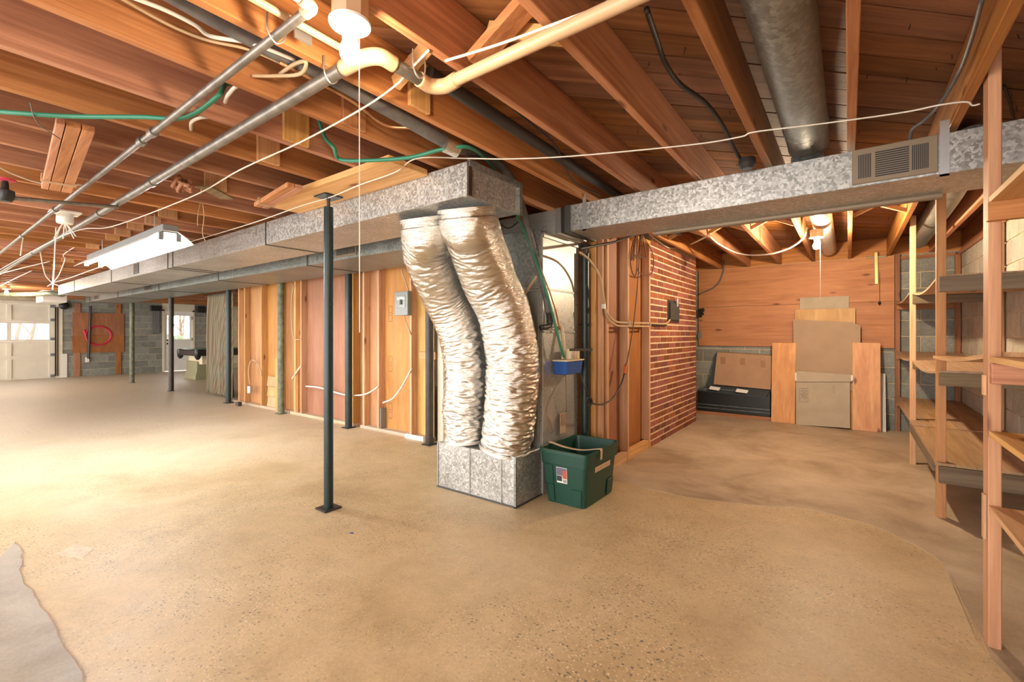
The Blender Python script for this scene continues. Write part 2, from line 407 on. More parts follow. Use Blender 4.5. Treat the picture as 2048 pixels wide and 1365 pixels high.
WL = {}
def mesh_of(name, geo, c, mat, bevel=0.0, shade=False):
    V, Fc = geo
    me = bpy.data.meshes.new(name)
    me.from_pydata([tuple(Vector(v) - c) for v in V], [], [tuple(f) for f in Fc])
    bm = bmesh.new(); bm.from_mesh(me)
    bmesh.ops.recalc_face_normals(bm, faces=bm.faces)
    if bevel > 0:
        bmesh.ops.bevel(bm, geom=bm.edges[:], offset=bevel, segments=1, affect='EDGES', profile=0.5)
    bm.to_mesh(me); bm.free()
    me.materials.append(mat if not isinstance(mat, str) else M[mat])
    if shade:
        for p in me.polygons: p.use_smooth = True
        if shade != 'all':
            try: me.set_sharp_from_angle(angle=math.radians(38))
            except Exception: pass
    return me
def link(name, data, loc, parent=None):
    o = bpy.data.objects.new(name, data); COL.objects.link(o)
    loc = Vector(loc)
    if parent is not None:
        o.parent = parent; o.location = loc - WL[parent]
    else: o.location = loc
    WL[o] = loc
    return o
def part(name, geo, mat, parent=None, bevel=0.0, shade=False, base=False):
    V = [Vector(v) for v in geo[0]]
    lo = Vector([min(v[i] for v in V) for i in range(3)]); hi = Vector([max(v[i] for v in V) for i in range(3)])
    c = (lo + hi) / 2
    if base: c.z = lo.z
    return link(name, mesh_of(name, (V, geo[1]), c, mat, bevel, shade), c, parent)
def tag(o, label, cat, group=None):
    o['label'] = label; o['category'] = cat
    if group: o['group'] = group
    return o
def struct(o, label=None, cat=None):
    o['kind'] = 'structure'
    if label: o['label'] = label
    if cat: o['category'] = cat
    return o
def thing(name, label, cat, loc, group=None):
    return tag(link(name, None, loc), label, cat, group)
def solo(name, geo, mat, label, cat, group=None, bevel=0.0, shade=False):
    return tag(part(name, geo, mat, None, bevel, shade), label, cat, group)
def wire(name, pts, r, mat, label, cat='cable', n=6, group=None, k=8):
    return solo(name, gtube(smooth(pts, k), r, n), mat, label, cat, group, shade='all')

# ================================================================== SETTING
XL, XR, YB, YF = -18.2, 1.09, 7.68, -2.6
JB, JT = 2.268, 2.503                 # joist underside and top
X0J, SP = 0.0125, 0.4064              # a joist centre line and the 16 inch spacing

# ---- floor
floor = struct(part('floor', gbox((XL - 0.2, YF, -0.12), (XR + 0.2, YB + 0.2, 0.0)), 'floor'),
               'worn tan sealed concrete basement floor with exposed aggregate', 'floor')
edge = [(1150, 938), (1235, 963), (1340, 988), (1460, 1006), (1560, 1014), (1640, 1024), (1720, 1044), (1800, 1076), (1870, 1116), (1905, 1160), (1930, 1215), (1962, 1296), (2030, 1372)]
ep = smooth([gz(a, b_) for a, b_ in edge], 6)
ep = [p + Vector((noise.noise(p * 6) * 0.02, noise.noise(p * 6 + Vector((9, 0, 0))) * 0.02, 0)) for p in ep]
ep = sorted(ep, key=lambda p: p.x) + [Vector((XR, ep[-1].y, 0))]
V = []; Fc = []
for p in ep: V += [(p.x, p.y, 0.0), (p.x, p.y, 0.0025), (p.x, YB, 0.0025)]
for i in range(len(ep) - 1): Fc += [(i * 3, i * 3 + 3, i * 3 + 4, i * 3 + 1), (i * 3 + 1, i * 3 + 4, i * 3 + 5, i * 3 + 2)]
part('bare_slab', (V, Fc), 'slab', floor)
pe = [(30, 1085), (45, 1110), (40, 1150), (70, 1195), (95, 1240), (118, 1275), (140, 1320), (168, 1365), (190, 1420)]
pp = smooth([gz(a, b_) for a, b_ in pe], 5)
pp = [p + Vector((noise.noise(p * 14) * 0.015, noise.noise(p * 14 + Vector((9, 0, 0))) * 0.015, 0)) for p in pp]
poly = [Vector((p.x, p.y, 0.0005)) for p in pp] + [Vector((-1.3, 0.2, 0.0005)), Vector((-3.3, 0.15, 0.0005))]
part('concrete_patch', gprism(poly, (0, 0, 0.005)), 'patch', floor)

# ---- ceiling: backing, diagonal subfloor planks, joists, blocking
ceil = struct(part('ceiling', gbox((XL - 0.2, YF, JT + 0.024), (XR + 0.2, YB + 0.2, JT + 0.06)), 'soot'),
              'open basement ceiling of pine joists under diagonal plank subfloor', 'ceiling')
def clip(poly, axis, val, keep_less):
    out = []
    for i in range(len(poly)):
        a, b_ = poly[i], poly[(i + 1) % len(poly)]
        ia = (a[axis] <= val) == keep_less; ib = (b_[axis] <= val) == keep_less
        if ia: out.append(a)
        if ia != ib:
            t = (val - a[axis]) / (b_[axis] - a[axis]); out.append((a[0] + (b_[0] - a[0]) * t, a[1] + (b_[1] - a[1]) * t))
    return out
PW = 0.137; q2 = math.sqrt(0.5)
u = Vector((q2, q2, 0)); vv = Vector((-q2, q2, 0))
k0 = int(math.floor((-XR + YF) * q2 / PW)) - 2; k1 = int(math.ceil((-XL + YB) * q2 / PW)) + 2
for k in range(k0, k1):
    gap = random.choice((0.004, 0.004, 0.006, 0.011))
    a = k * PW + gap / 2 + 0.01; b_ = (k + 1) * PW - gap / 2 + 0.01
    P4 = [u * -30 + vv * a, u * 30 + vv * a, u * 30 + vv * b_, u * -30 + vv * b_]
    pl = [(p.x, p.y) for p in P4]
    for ax, val, less in ((0, XL, False), (0, XR, True), (1, YF, False), (1, YB, True)):
        if pl: pl = clip(pl, ax, val, less)
    if len(pl) < 3: continue
    dz = random.uniform(0, 0.003)
    ctr = Vector((sum(p[0] for p in pl) / len(pl), sum(p[1] for p in pl) / len(pl), JT))
    # built along its own length so that the grain follows the plank
    V = [];
    for zz in (dz, 0.022):
        for p in pl:
            d = Vector((p[0], p[1], JT)) - ctr
            V.append(Vector((d.dot(u), d.dot(vv), zz)))
    n = len(pl)
    Fc = [tuple(reversed(range(n))), tuple(range(n, 2 * n))] + [(i, (i + 1) % n, n + (i + 1) % n, n + i) for i in range(n)]
    o = link('subfloor_plank', mesh_of('subfloor_plank', (V, Fc), Vector((0, 0, 0)), 'sub'), ctr, ceil)
    o.rotation_euler.z = math.pi / 4
ng = []
for i in range(170):
    x = random.uniform(-1.6, 1.0); y = random.uniform(1.0, 7.3)
    if min(abs(x - (X0J + SP * k)) for k in range(-5, 4)) < 0.04: continue
    ng.append(gcyl((x, y, JT + 0.004), (x + random.uniform(-.006, .006), y + random.uniform(-.006, .006), JT - random.uniform(0.012, 0.035)), 0.0018, 5))
o = part('nail_points', gmerge(*ng), 'black', ceil); o['kind'] = 'stuff'
jm = None
joist_x = [X0J + SP * k for k in range(2, -45, -1)]
for x in joist_x:
    if jm is None:
        jm = mesh_of('joist', gbox((-0.019, -(YB - YF) / 2, -0.1175), (0.019, (YB - YF) / 2, 0.1175)), Vector((0, 0, 0)), 'joist_y', 0.003)
    link('joist', jm, (x, (YB + YF) / 2, (JB + JT) / 2), ceil)
# scabs nailed on the joist sides in a row above the pipes, some flat boards and solid blocking
def jx(px, py): # joist whose underside passes under that pixel
    p = gz(px, py, JB); return min(joist_x, key=lambda x: abs(x - p.x)), p.y
used_j = set()
for (px, py, wd, mt) in ((835, 160, 0.12, 'pale_z'), (705, 225, 0.13, 'joist_z'), (590, 275, 0.14, 'pale_z'), (535, 300, 0.13, 'pale_z'), (430, 350, 0.14, 'pale_z'),
                         (335, 405, 0.14, 'pale_z'), (305, 420, 0.12, 'pale_z'), (270, 435, 0.13, 'pale_z'), (245, 448, 0.13, 'pale_z'), (225, 458, 0.12, 'pale_z'),
                         (185, 475, 0.12, 'pale_z'), (135, 510, 0.13, 'pale_z'), (115, 520, 0.12, 'pale_z')):
    best = None
    for j in joist_x:
        if j + 0.02 < -0.5 and j not in used_j:
            q = gx(px, py, j + 0.02)
            if best is None or abs(q.z - 2.385) < best[0]: best = (abs(q.z - 2.385), j, q.y)
    used_j.add(best[1]); x, y = best[1], best[2]
    part('blocking', gbox((x + 0.0195, y - wd / 2, JB + 0.006), (x + 0.042, y + wd / 2, JT - 0.004)), mt, ceil, 0.002)
# diagonal cross bridging near the bulb and in the far bays
def bridging(xa, xb, y, za, zb, wd=0.03, ht=0.06, mt='joist_x'):
    part('bridging', gbeam((xa, y, za), (xb, y, zb), wd, ht), mt, ceil, 0.002)
bridging(-1.165, -0.81, 1.33, JB + 0.03, JT - 0.03, 0.085, 0.038, 'joist_x')
bridging(-1.165, -0.81, 1.42, JT - 0.03, JB + 0.04, 0.03, 0.06, 'pale_x')
bridging(-0.77, -0.42, 1.36, JT - 0.03, JB + 0.04, 0.03, 0.06, 'joist_x')
bridging(-1.56, -1.205, 1.27, JB + 0.05, JT - 0.03, 0.03, 0.06, 'pale_x')
for i in range(-1, 6):
    xa, xb = X0J + SP * (1 - i) - SP + 0.02, X0J + SP * (1 - i) - 0.02
    if any(xa < q_ < xb for q_ in (X0J - SP / 2, X0J + SP * 1.5)): continue       # a round duct fills that bay
    bridging(xa, xb, 5.05, JB + 0.03, JT - 0.03, 0.035, 0.035, 'pale_x')
    bridging(xa, xb, 5.11, JT - 0.03, JB + 0.03, 0.035, 0.035, 'pale_x')
# rim board on top of the back wall
part('rim_board', gbox((XL - 0.2, YB + 0.01, JB), (XR + 0.2, YB + 0.05, JT + 0.02)), 'joist_x', ceil)
part('rim_board', gbox((XR + 0.01, YF, JB), (XR + 0.05, YB + 0.01, JT + 0.02)), 'joist_y', ceil)
part('rim_board', gbox((XL - 0.05, YF, JB), (XL - 0.01, YB + 0.01, JT + 0.02)), 'joist_y', ceil)

# ---- block walls
def block_wall(wall, fixed, axis, lo, hi, z1, mat, first=0.0, bl=0.4, bh=0.2032, skip=None, jt=0.011, face=+1):
    """axis 'x': blocks run along x on the plane y=fixed, axis 'y': along y on x=fixed"""
    cache = {}
    r = 0; z = 0.0
    while z < z1 - 0.02:
        h = min(bh, z1 - z) - jt
        s = lo - bl + (first + (bl / 2 if r % 2 else 0.0)) % bl
        while s < hi:
            a, b_ = max(s + jt / 2, lo), min(s + bl - jt / 2, hi)
            if b_ - a > 0.03 and not (skip and skip((a + b_) / 2, z + h / 2)):
                key = (round(b_ - a, 3), round(h, 3))
                if key not in cache:
                    l2 = (b_ - a) / 2
                    g = gbox((-l2, -0.02, -h / 2), (l2, 0.02, h / 2)) if axis == 'x' else gbox((-0.02, -l2, -h / 2), (0.02, l2, h / 2))
                    cache[key] = mesh_of('concrete_block', g, Vector((0, 0, 0)), mat, 0.0025)
                c = Vector(((a + b_) / 2, fixed, z + jt / 2 + h / 2)) if axis == 'x' else Vector((fixed, (a + b_) / 2, z + jt / 2 + h / 2))
                link('concrete_block', cache[key], c, wall)
            s += bl
        z += bh; r += 1
WT = JB
wall_back = struct(part('wall_back', gbox((XL - 0.2, YB, 0), (XR + 0.2, YB + 0.2, WT)), 'mortar'), 'grey concrete block wall behind the plywood and shelves', 'wall')
block_wall(wall_back, YB + 0.012, 'x', -2.0, XR, WT, 'block', 0.13)
wall_right = struct(part('wall_right', gbox((XR, YF, 0), (XR + 0.2, YB, WT)), 'mortar'), 'pale concrete block wall behind the wooden storage shelves', 'wall')
block_wall(wall_right, XR + 0.012, 'y', 1.6, YB - 0.01, WT, 'block_pale', 0.07)
gL = gx(112, 700, XL).y            # garage opening ends
d0, d1 = gx(324, 700, XL).y, gx(389, 700, XL).y
dzt = 2.06; gzt = 2.10
wall_left = struct(part('wall_left', gmerge(gbox((XL - 0.2, gL, 0), (XL, d0, WT)), gbox((XL - 0.2, d1, 0), (XL, YB, WT)),
                                            gbox((XL - 0.2, d0, dzt + 0.02), (XL, d1, WT)), gbox((XL - 0.2, YF, gzt), (XL, gL, WT))), 'mortar'),
                   'grey concrete block wall holding the garage door and glazed door', 'wall')
block_wall(wall_left, XL - 0.012, 'y', gL + 0.12, d0, WT, 'block', 0.21)
block_wall(wall_left, XL - 0.012, 'y', d1, 7.2, WT, 'block', (0.21 + gL + 0.12 - d1) % 0.4)

# ---- exterior: lawn, trees beyond the garage windows and glazed door
lawn = struct(part('ground_outside', gbox((-60, -25, -0.4), (XL - 0.25, 40, -0.15)), 'grass_out'))
lawn['label'] = 'pale winter lawn seen outside through the door glass'; lawn['category'] = 'lawn'
def tree(x, y, h, seed, label):
    rnd = random.Random(seed); geos = []
    def br(p, d, ln, r, lev):
        pts = [p]; dd = d.copy()
        for i in range(4):
            dd = (dd + Vector((rnd.uniform(-.2, .2), rnd.uniform(-.2, .2), rnd.uniform(-.05, .15)))).normalized(); pts.append(pts[-1] + dd * ln / 4)
        geos.append(gtube(pts, r, 6, rad=lambda t: r * (1 - 0.6 * t)))
        if lev < 3:
            for i in range(4 if lev == 0 else 3):
                q = pts[rnd.randint(1, 4)]
                nd = (dd + Vector((rnd.uniform(-1, 1), rnd.uniform(-1, 1), rnd.uniform(-.1, .6)))).normalized()
                br(q, nd, ln * 0.62, r * 0.5, lev + 1)
    br(Vector((x, y, -0.2)), Vector((0, 0, 1)), h * 0.55, 0.09, 0)
    solo('bare_tree', gmerge(*geos), 'bark', label, 'tree')
tree(-25.0, 2.62, 5.0, 3, 'bare winter tree nearest the edge of the garage door window')
tree(-38.0, 4.5, 7.0, 5, 'bare winter tree seen in the middle of the wide garage window')
tree(-30.0, 9.3, 6.0, 8, 'bare winter tree outside beyond the glazed white door')

hv = []; hf = []
for i in range(41):
    for k in range(9):
        a = math.pi * k / 8; y_ = 6.0 + i * 0.15; bump_ = 1 + 0.25 * noise.noise(Vector((y_ * 2.1, k, 4.0)))
        hv.append((-27.0 + 0.6 * math.cos(a) * bump_, y_, -0.2 + 1.35 * math.sin(a) * bump_))
for i in range(40):
    for k in range(8): hf.append((i * 9 + k, i * 9 + k + 1, i * 9 + 10 + k, i * 9 + 9 + k))
solo('hedge', (hv, hf), 'hedge', 'dark hedge outside behind the glazed white door', 'hedge', shade='all')

# ---- door_1: glazed exterior door in the far wall
door1 = struct(link('door_1', None, (XL, (d0 + d1) / 2, 0)), 'white half glazed exterior door in the grey block wall', 'door')
fw = 0.07
part('door_frame', gmerge(gbox((XL - 0.1, d0, 0), (XL + 0.02, d0 + fw, dzt)), gbox((XL - 0.1, d1 - fw, 0), (XL + 0.02, d1, dzt)), gbox((XL - 0.1, d0, dzt - 0.05), (XL + 0.02, d1, dzt + 0.02))), 'cream', door1)
part('transom_panel', gbox((XL - 0.05, d0, dzt + 0.02), (XL + 0.02, d1, WT)), 'cream', door1)
w0, w1 = gx(331, 700, XL).y, gx(381, 700, XL).y
zb, ztp = gx(360, 679, XL).z, gx(360, 632, XL).z
a0, a1 = d0 + fw, d1 - fw
part('door_leaf', gmerge(gbox((XL - 0.06, a0, 0.02), (XL - 0.02, a1, zb)), gbox((XL - 0.06, a0, ztp), (XL - 0.02, a1, dzt - 0.05)),
                         gbox((XL - 0.06, a0, zb), (XL - 0.02, w0 + 0.05, ztp)), gbox((XL - 0.06, w1 - 0.02, zb), (XL - 0.02, a1, ztp))), 'white', door1)
part('pane', gbox((XL - 0.045, w0 + 0.05, zb), (XL - 0.039, w1 - 0.02, ztp)), 'glass', door1)
for i in range(4):
    z = 0.14 + i * (zb - 0.24) / 4
    part('door_panel', gbox((XL - 0.02, w0 + 0.06, z + 0.02), (XL - 0.008, w1 - 0.03, z + (zb - 0.24) / 4 - 0.02)), 'white', door1, 0.004)
for z in (0.93, 1.05):
    part('door_knob', glathe((XL - 0.02, a0 + 0.07, z), [(0.012, 0), (0.014, 0.03), (0.03, 0.045), (0.02, 0.07)], 10, 'x'), 'blackmetal', door1, shade=True)
for z in (0.25, 1.02, 1.75):
    part('hinge', gbox((XL - 0.02, a1 - 0.03, z), (XL + 0.022, a1 + 0.03, z + 0.1)), 'strap', door1)

# ---- door_2: sectional garage door
door2 = struct(link('door_2', None, (XL, gL - 1.5, 0)), 'cream panelled sectional garage door with a row of windows', 'garage door')
gl0 = -0.3
zs = [0.0, gx(60, 715.5, XL).z, gx(60, 683, XL).z, gx(60, 644, XL).z, gzt]
xs = XL - 0.05
cols = [gx(a_, 700, XL).y for a_ in (-140, 12.5, 112)]
cols = [gl0, gx(19, 700, XL).y, gL]
stile = 0.085
for r in range(4):
    z0_, z1_ = zs[r] + (0.002 if r == 0 else 0.0), zs[r + 1] - 0.001
    cs = [cols[0], cols[1], cols[2]]
    geos = [gbox((xs - 0.04, gl0, z0_), (xs, gL - 0.01, z0_ + 0.05)), gbox((xs - 0.04, gl0, z1_ - 0.05), (xs, gL - 0.01, z1_)),
            gbox((xs - 0.04, cols[1] - stile / 2, z0_ + 0.05), (xs, cols[1] + stile / 2, z1_ - 0.05)), gbox((xs - 0.04, gL - 0.13, z0_ + 0.05), (xs, gL - 0.01, z1_ - 0.05)), gbox((xs - 0.04, gl0, z0_ + 0.05), (xs, gl0 + 0.1, z1_ - 0.05))]
    sec = part('door_section', gmerge(*geos), 'garage', door2)
    for (a_, b_) in ((gl0 + 0.1, cols[1] - stile / 2), (cols[1] + stile / 2, gL - 0.13)):
        if r == 2: part('pane', gbox((xs - 0.025, a_, z0_ + 0.05), (xs - 0.02, b_, z1_ - 0.05)), 'glass', sec)
        else: part('door_panel', gbox((xs - 0.038, a_, z0_ + 0.05), (xs - 0.028, b_, z1_ - 0.05)), 'garage', sec)
part('jamb', gbox((XL - 0.04, gL, 0), (XL + 0.03, gL + 0.13, gzt + 0.03)), 'cream', door2)
part('head_trim', gbox((XL - 0.04, gl0, gzt - 0.01), (XL + 0.02, gL + 0.05, gzt + 0.06)), 'garage', door2)
part('track', gmerge(gbox((XL + 0.02, gL - 0.03, 0.05), (XL + 0.06, gL - 0.005, 2.02)), gbox((XL + 0.03, gL + 0.02, 0.05), (XL + 0.05, gL + 0.04, 2.02))), 'blackmetal', door2)
for z in zs[:4] + [1.98]:
    part('roller_hinge', gmerge(gbox((xs + 0.005, gL - 0.11, z + 0.02), (xs + 0.03, gL - 0.02, z + 0.10)), gcyl((xs + 0.03, gL - 0.08, z + 0.06), (xs + 0.03, gL + 0.02, z + 0.06), 0.022, 8)), 'greybox', door2)

# ---- partition wall along y = 3.7
PY = 3.66
part_end = -3.93
wall_part = struct(link('wall_partition', None, (-6.0, PY + 0.05, 0)), 'stud partition wall lined with brown plywood panels', 'wall')
st_px = [478, 490, 523.5, 561, 603, 700.6, 757.7, 823]
sx = [gy(p_, 700, PY).x for p_ in st_px]
xl_end = gy(466, 700, PY).x
plate_z = 0.04
for i, (a_, b_) in enumerate(((xl_end, gy(578, 700, PY).x), (gy(580, 700, PY).x, gy(708, 700, PY).x), (gy(720, 700, PY).x, part_end + 0.05))):
    part('bottom_plate', gbox((a_, PY, 0.0), (b_, PY + 0.089, plate_z)), 'plate', wall_part, 0.002)
part('top_plate', gbox((xl_end, PY, JB - 0.04), (part_end + 0.3, PY + 0.089, JB)), 'stud_x', wall_part, 0.002)
stm = mesh_of('stud', gbox((-0.019, -0.0445, -(JB - 0.08) / 2), (0.019, 0.0445, (JB - 0.08) / 2)), Vector((0, 0, 0)), 'stud_z', 0.003)
allst = sorted(sx)
for x in allst: link('stud', stm, (x - 0.019, PY + 0.0445, 0.04 + (JB - 0.08) / 2), wall_part)
stp = mesh_of('stud', gbox((-0.019, -0.0445, -(JB - 0.08) / 2), (0.019, 0.0445, (JB - 0.08) / 2)), Vector((0, 0, 0)), 'pale_z', 0.003)
for p_ in (596, 711.5, 733): link('stud', stp, (gy(p_, 700, PY + 0.05).x, PY + 0.0445, 0.04 + (JB - 0.08) / 2), wall_part)
pb = [xl_end] + [x - 0.019 for x in allst] + [part_end + 0.02]
pm = ['ply_pale', 'ply_pale', 'ply_z', 'ply_z', 'ply_z', 'ply_red', 'ply_z', 'ply_z', 'ply_pale']
for i in range(len(pb) - 1):
    part('wall_panel', gbox((pb[i] + 0.002, PY + 0.09, 0.0), (pb[i + 1] - 0.002, PY + 0.102, JB)), pm[i % len(pm)], wall_part)
part('cross_block', gbox((gy(836, 705, PY).x, PY + 0.02, gy(840, 719, PY).z), (gy(868, 705, PY).x, PY + 0.06, gy(840, 704, PY).z)), 'pale_x', wall_part, 0.002)
part('stud_foot', gbox((gy(761, 700, PY).x - 0.012, PY + 0.005, 0.042), (gy(761, 700, PY).x + 0.002, PY + 0.088, gy(765, 818, PY).z)), 'greybox', wall_part)
part('base_strip', gbox((gy(836, 700, PY).x - 0.2, PY - 0.03, 0.0), (gy(850, 700, PY).x, PY, 0.05)), 'white', wall_part)
for zc_ in (gy(782, 628, PY + 0.09).z, gy(782, 728, PY + 0.09).z, gy(782, 822, PY + 0.09).z):
    xc_ = gy(781, 700, PY + 0.09).x; y_ = PY + 0.0895; sw, shh = 0.035, 0.10
    part('grade_stamp', gmerge(*[gbox((xc_ + a0, y_ - 0.0006, zc_ + b0), (xc_ + a1, y_, zc_ + b1)) for (a0, a1, b0, b1) in
         ((-sw, sw, -shh, -shh + 0.006), (-sw, sw, shh - 0.006, shh), (-sw, -sw + 0.006, -shh + 0.006, shh - 0.006), (sw - 0.006, sw, -shh + 0.006, shh - 0.006), (-0.015, 0.015, -0.02, -0.012), (-0.015, 0.015, 0.012, 0.02))]), 'ink', wall_part)
# door_3: white closet door right of the partition, mostly behind the flexible ducts
door3 = struct(part('door_3', gbox((-3.66, PY + 0.01, 0.02), (-2.9, PY + 0.05, 2.03)), 'cream', None, 0.004), 'cream painted closet door behind the silver flexible ducts', 'door')
part('door_knob', glathe((-3.60, PY + 0.01, gy(884, 714, PY).z), [(0.022, 0), (0.012, -0.02), (0.03, -0.045), (0.022, -0.065)], 12, 'y'), 'brass', door3, shade=True)
part('keyhole_plate', gbox((-3.615, PY + 0.004, 0.89), (-3.585, PY + 0.01, 0.96)), 'brass', door3)
part('door_casing', gmerge(gbox((-3.75, PY - 0.01, 0), (-3.665, PY + 0.06, 2.1)), gbox((-2.89, PY - 0.01, 0), (-2.8, PY + 0.06, 2.1)), gbox((-3.75, PY - 0.01, 2.04), (-2.8, PY + 0.06, 2.12))), 'cream', door3)
part('closet_panel', gbox((-2.8, PY + 0.03, 0), (-1.83, PY + 0.05, JB)), 'ply_z', wall_part)

# ---- closet side wall (x = -1.745) of studs and panels, then the brick chimney
WX = -1.745
wall_clos = struct(link('wall_closet', None, (WX - 0.05, 4.35, 0)), 'open stud side wall of the furnace closet beside the brick chimney', 'wall')
cy = [gx(p_, 700, WX).y for p_ in (1206, 1216, 1257, 1300)]
for y_, mt in zip(cy, ('stud_z', 'pale_z', 'pale_z', 'pale_z')):
    part('stud', gbox((WX - 0.089, y_ - 0.019, 0.09), (WX, y_ + 0.019, JB - 0.04)), mt, wall_clos, 0.003)
part('stud', gbox((WX - 0.085, cy[0] - 0.075, 0.09), (WX - 0.04, cy[0] - 0.02, JB - 0.04)), 'stud_z', wall_clos, 0.003)
for a_, b_, mt in ((cy[0] - 0.07, cy[0], 'ply_z'), (cy[1], cy[2], 'ply_red'), (cy[2], cy[3], 'ply_red')):
    part('wall_panel', gbox((WX - 0.10, a_ + 0.002, 0.0), (WX - 0.09, b_ - 0.002, JB)), mt, wall_clos)
part('top_plate', gbox((WX - 0.089, cy[0] - 0.08, JB - 0.04), (WX, cy[3] + 0.02, JB)), 'stud_y', wall_clos, 0.002)
for a_, b_ in ((cy[0] - 0.06, cy[1] - 0.02), (cy[1] + 0.02, cy[2] - 0.02), (cy[2] + 0.02, cy[3] - 0.02)):
    part('bottom_plate', gbox((WX - 0.06, a_, 0.0), (WX - 0.005, b_, 0.09)), 'pale_y', wall_clos, 0.003)
for y_ in (cy[1], cy[2], cy[3]):
    part('stud', gbox((WX - 0.04, y_ - 0.019, 0.0), (WX + 0.0005, y_ + 0.019, 0.09)), 'pale_z', wall_clos, 0.002)
by0, by1 = cy[3] + 0.02, gx(1392.3, 842, WX).y
chim = struct(part('wall_chimney', gbox((WX - 0.75, by0, 0), (WX - 0.004, by1 - 0.004, JB + 0.1)), 'brick_mortar'), 'red brick chimney with cream mortar beside the stud wall', 'chimney')
BHt, BL = 0.0716, 0.222
nb = 0; cache = {}
for r in range(32):
    z = r * BHt
    off = 0.0 if r % 2 else BL / 2
    s = by0 - off
    while s < by1 - 0.01:
        a_, b_ = max(s + 0.0075, by0), min(s + BL - 0.0075, by1)
        if b_ - a_ > 0.03:
            ln = round(b_ - a_, 3)
            if ln not in cache: cache[ln] = mesh_of('brick', gbox((-0.05, -ln / 2, -BHt / 2 + 0.008), (0.0, ln / 2, BHt / 2 - 0.008)), Vector((0, 0, 0)), 'brick', 0.0025)
            link('brick', cache[ln], (WX + random.uniform(-0.001, 0.0015), (a_ + b_) / 2, z + BHt / 2), chim); nb += 1
        s += BL
# soot door on the chimney
so = thing('cleanout_door', 'small black metal cleanout door set in the brick chimney', 'cleanout door', gx(1346, 625, WX + 0.005))
pa, pc = gx(1335, 645, WX), gx(1356, 604, WX)
part('frame', gbox((WX - 0.01, pa.y, pa.z), (WX + 0.012, pc.y, pc.z)), 'blackmetal', so, 0.003)
part('cover', gbox((WX + 0.012, pa.y + 0.04, pa.z + 0.03), (WX + 0.028, pc.y - 0.03, pc.z - 0.03)), 'soot', so, 0.004)
part('latch', gbox((WX + 0.028, (pa.y + pc.y) / 2 + 0.05, pa.z + 0.2), (WX + 0.045, (pa.y + pc.y) / 2 + 0.08, pa.z + 0.3)), 'strap', so, 0.002)

# ================================================================== DUCTWORK AND FURNACE
def duct(name, label, lo, hi, seams, mat='galv', axis=0, cleat=0.012):
    t = thing(name, label, 'duct', ((lo[0] + hi[0]) / 2, (lo[1] + hi[1]) / 2, lo[2]))
    part('duct_body', gbox(lo, hi), mat, t, 0.003)
    for s in seams:
        e = 0.006
        l2, h2 = list(lo), list(hi)
        for i in range(3): l2[i] -= e; h2[i] += e
        l2[axis], h2[axis] = s - cleat / 2, s + cleat / 2
        l2[2] = lo[2] - e; h2[2] = hi[2]
        part('seam', gbox(l2, h2), 'seam', t)
    return t
TAz0, TAz1, TAy0, TAy1 = 2.05, 2.25, 1.965, 2.48
tA = duct('main_duct', 'long galvanised trunk duct that the silver flexible ducts hang from', (-13.0, TAy0, TAz0), (-1.775, TAy1, TAz1),
          [gy(p_, 450, TAy0).x for p_ in (532, 346, 336, 223, 149)], 'galv', cleat=0.014)
part('corner_bead', gbox((-1.775, TAy0 - 0.003, TAz0), (-1.762, TAy0 + 0.028, TAz1)), 'brown_post', tA)
part('end_flange', gmerge(gbox((-1.775, TAy0, TAz1 - 0.03), (-1.757, TAy1, TAz1 + 0.006)), gbox((-1.775, TAy1 - 0.02, TAz0 - 0.01), (-1.755, TAy1 + 0.012, TAz1))), 'galv_dark', tA)
va, vb = gy(268, 600, TAy0).x, gy(278, 600, TAy0).x
part('register', gbox((va, TAy0 - 0.008, TAz0 + 0.03), (vb, TAy0 + 0.001, TAz1 - 0.03)), 'seam', tA)
TBz0, TBz1, TBy0, TBy1 = 2.03, 2.235, 2.78, 3.50
tB = duct('wide_duct', 'second wide galvanised trunk duct running close to the plywood partition', (-15.2, TBy0, TBz0), (-2.55, TBy1, TBz1),
          [gy(p_, 540, TBy0).x for p_ in (615, 437, 318, 236, 180)], 'galv_dark', cleat=0.02)
for (p0, p1) in ((672, 714), (290, 304), (189, 198)):
    a_, b_ = gy(p0, 540, TBy0).x, gy(p1, 540, TBy0).x
    rg = part('register', gbox((a_, TBy0 - 0.012, TBz0 + 0.025), (b_, TBy0, TBz1 - 0.03)), 'register', tB, 0.002)
    for i in range(3):
        c = a_ + (b_ - a_) * (0.08 + 0.3 * i)
        part('louver', gbox((c, TBy0 - 0.016, TBz0 + 0.045), (c + (b_ - a_) * 0.26, TBy0 - 0.012, TBz1 - 0.05)), 'seam', rg)
for p_ in (466, 338, 262):
    x = gy(p_, 550, TBy0).x
    part('hanger_strap', gbox((x - 0.012, TBy0 - 0.004, TBz0 - 0.004), (x + 0.012, TBy0 - 0.001, JB)), 'strap', tB)
RDy0, RDy1, RDz0, RDz1 = 3.065, 3.50, 2.035, 2.235
tR = duct('branch_duct', 'galvanised branch duct with a bronze register running to the shelf wall', (-1.735, RDy0, RDz0), (XR - 0.03, RDy1, RDz1),
          [gy(1131, 430, RDy0).x + 0.02], 'galv', cleat=0.05)
for p_, wd in ((1169, 0.03), (1889, 0.035)):
    x = gy(p_, 380, RDy0).x
    part('hanger_strap', gmerge(gbox((x - wd / 2, RDy0 - 0.004, RDz0 - 0.012), (x + wd / 2, RDy0 - 0.001, JB + 0.03)), gbox((x - wd / 2, RDy0 - 0.004, RDz0 - 0.012), (x + wd / 2, RDy0 + 0.04, RDz0 - 0.001))), 'strap', tR)
part('stiffener_pipe', gcyl((-1.2, RDy1 - 0.03, RDz0 - 0.012), (0.42, RDy1 - 0.03, RDz0 - 0.012), 0.022, 10), 'register', tR, shade=True)
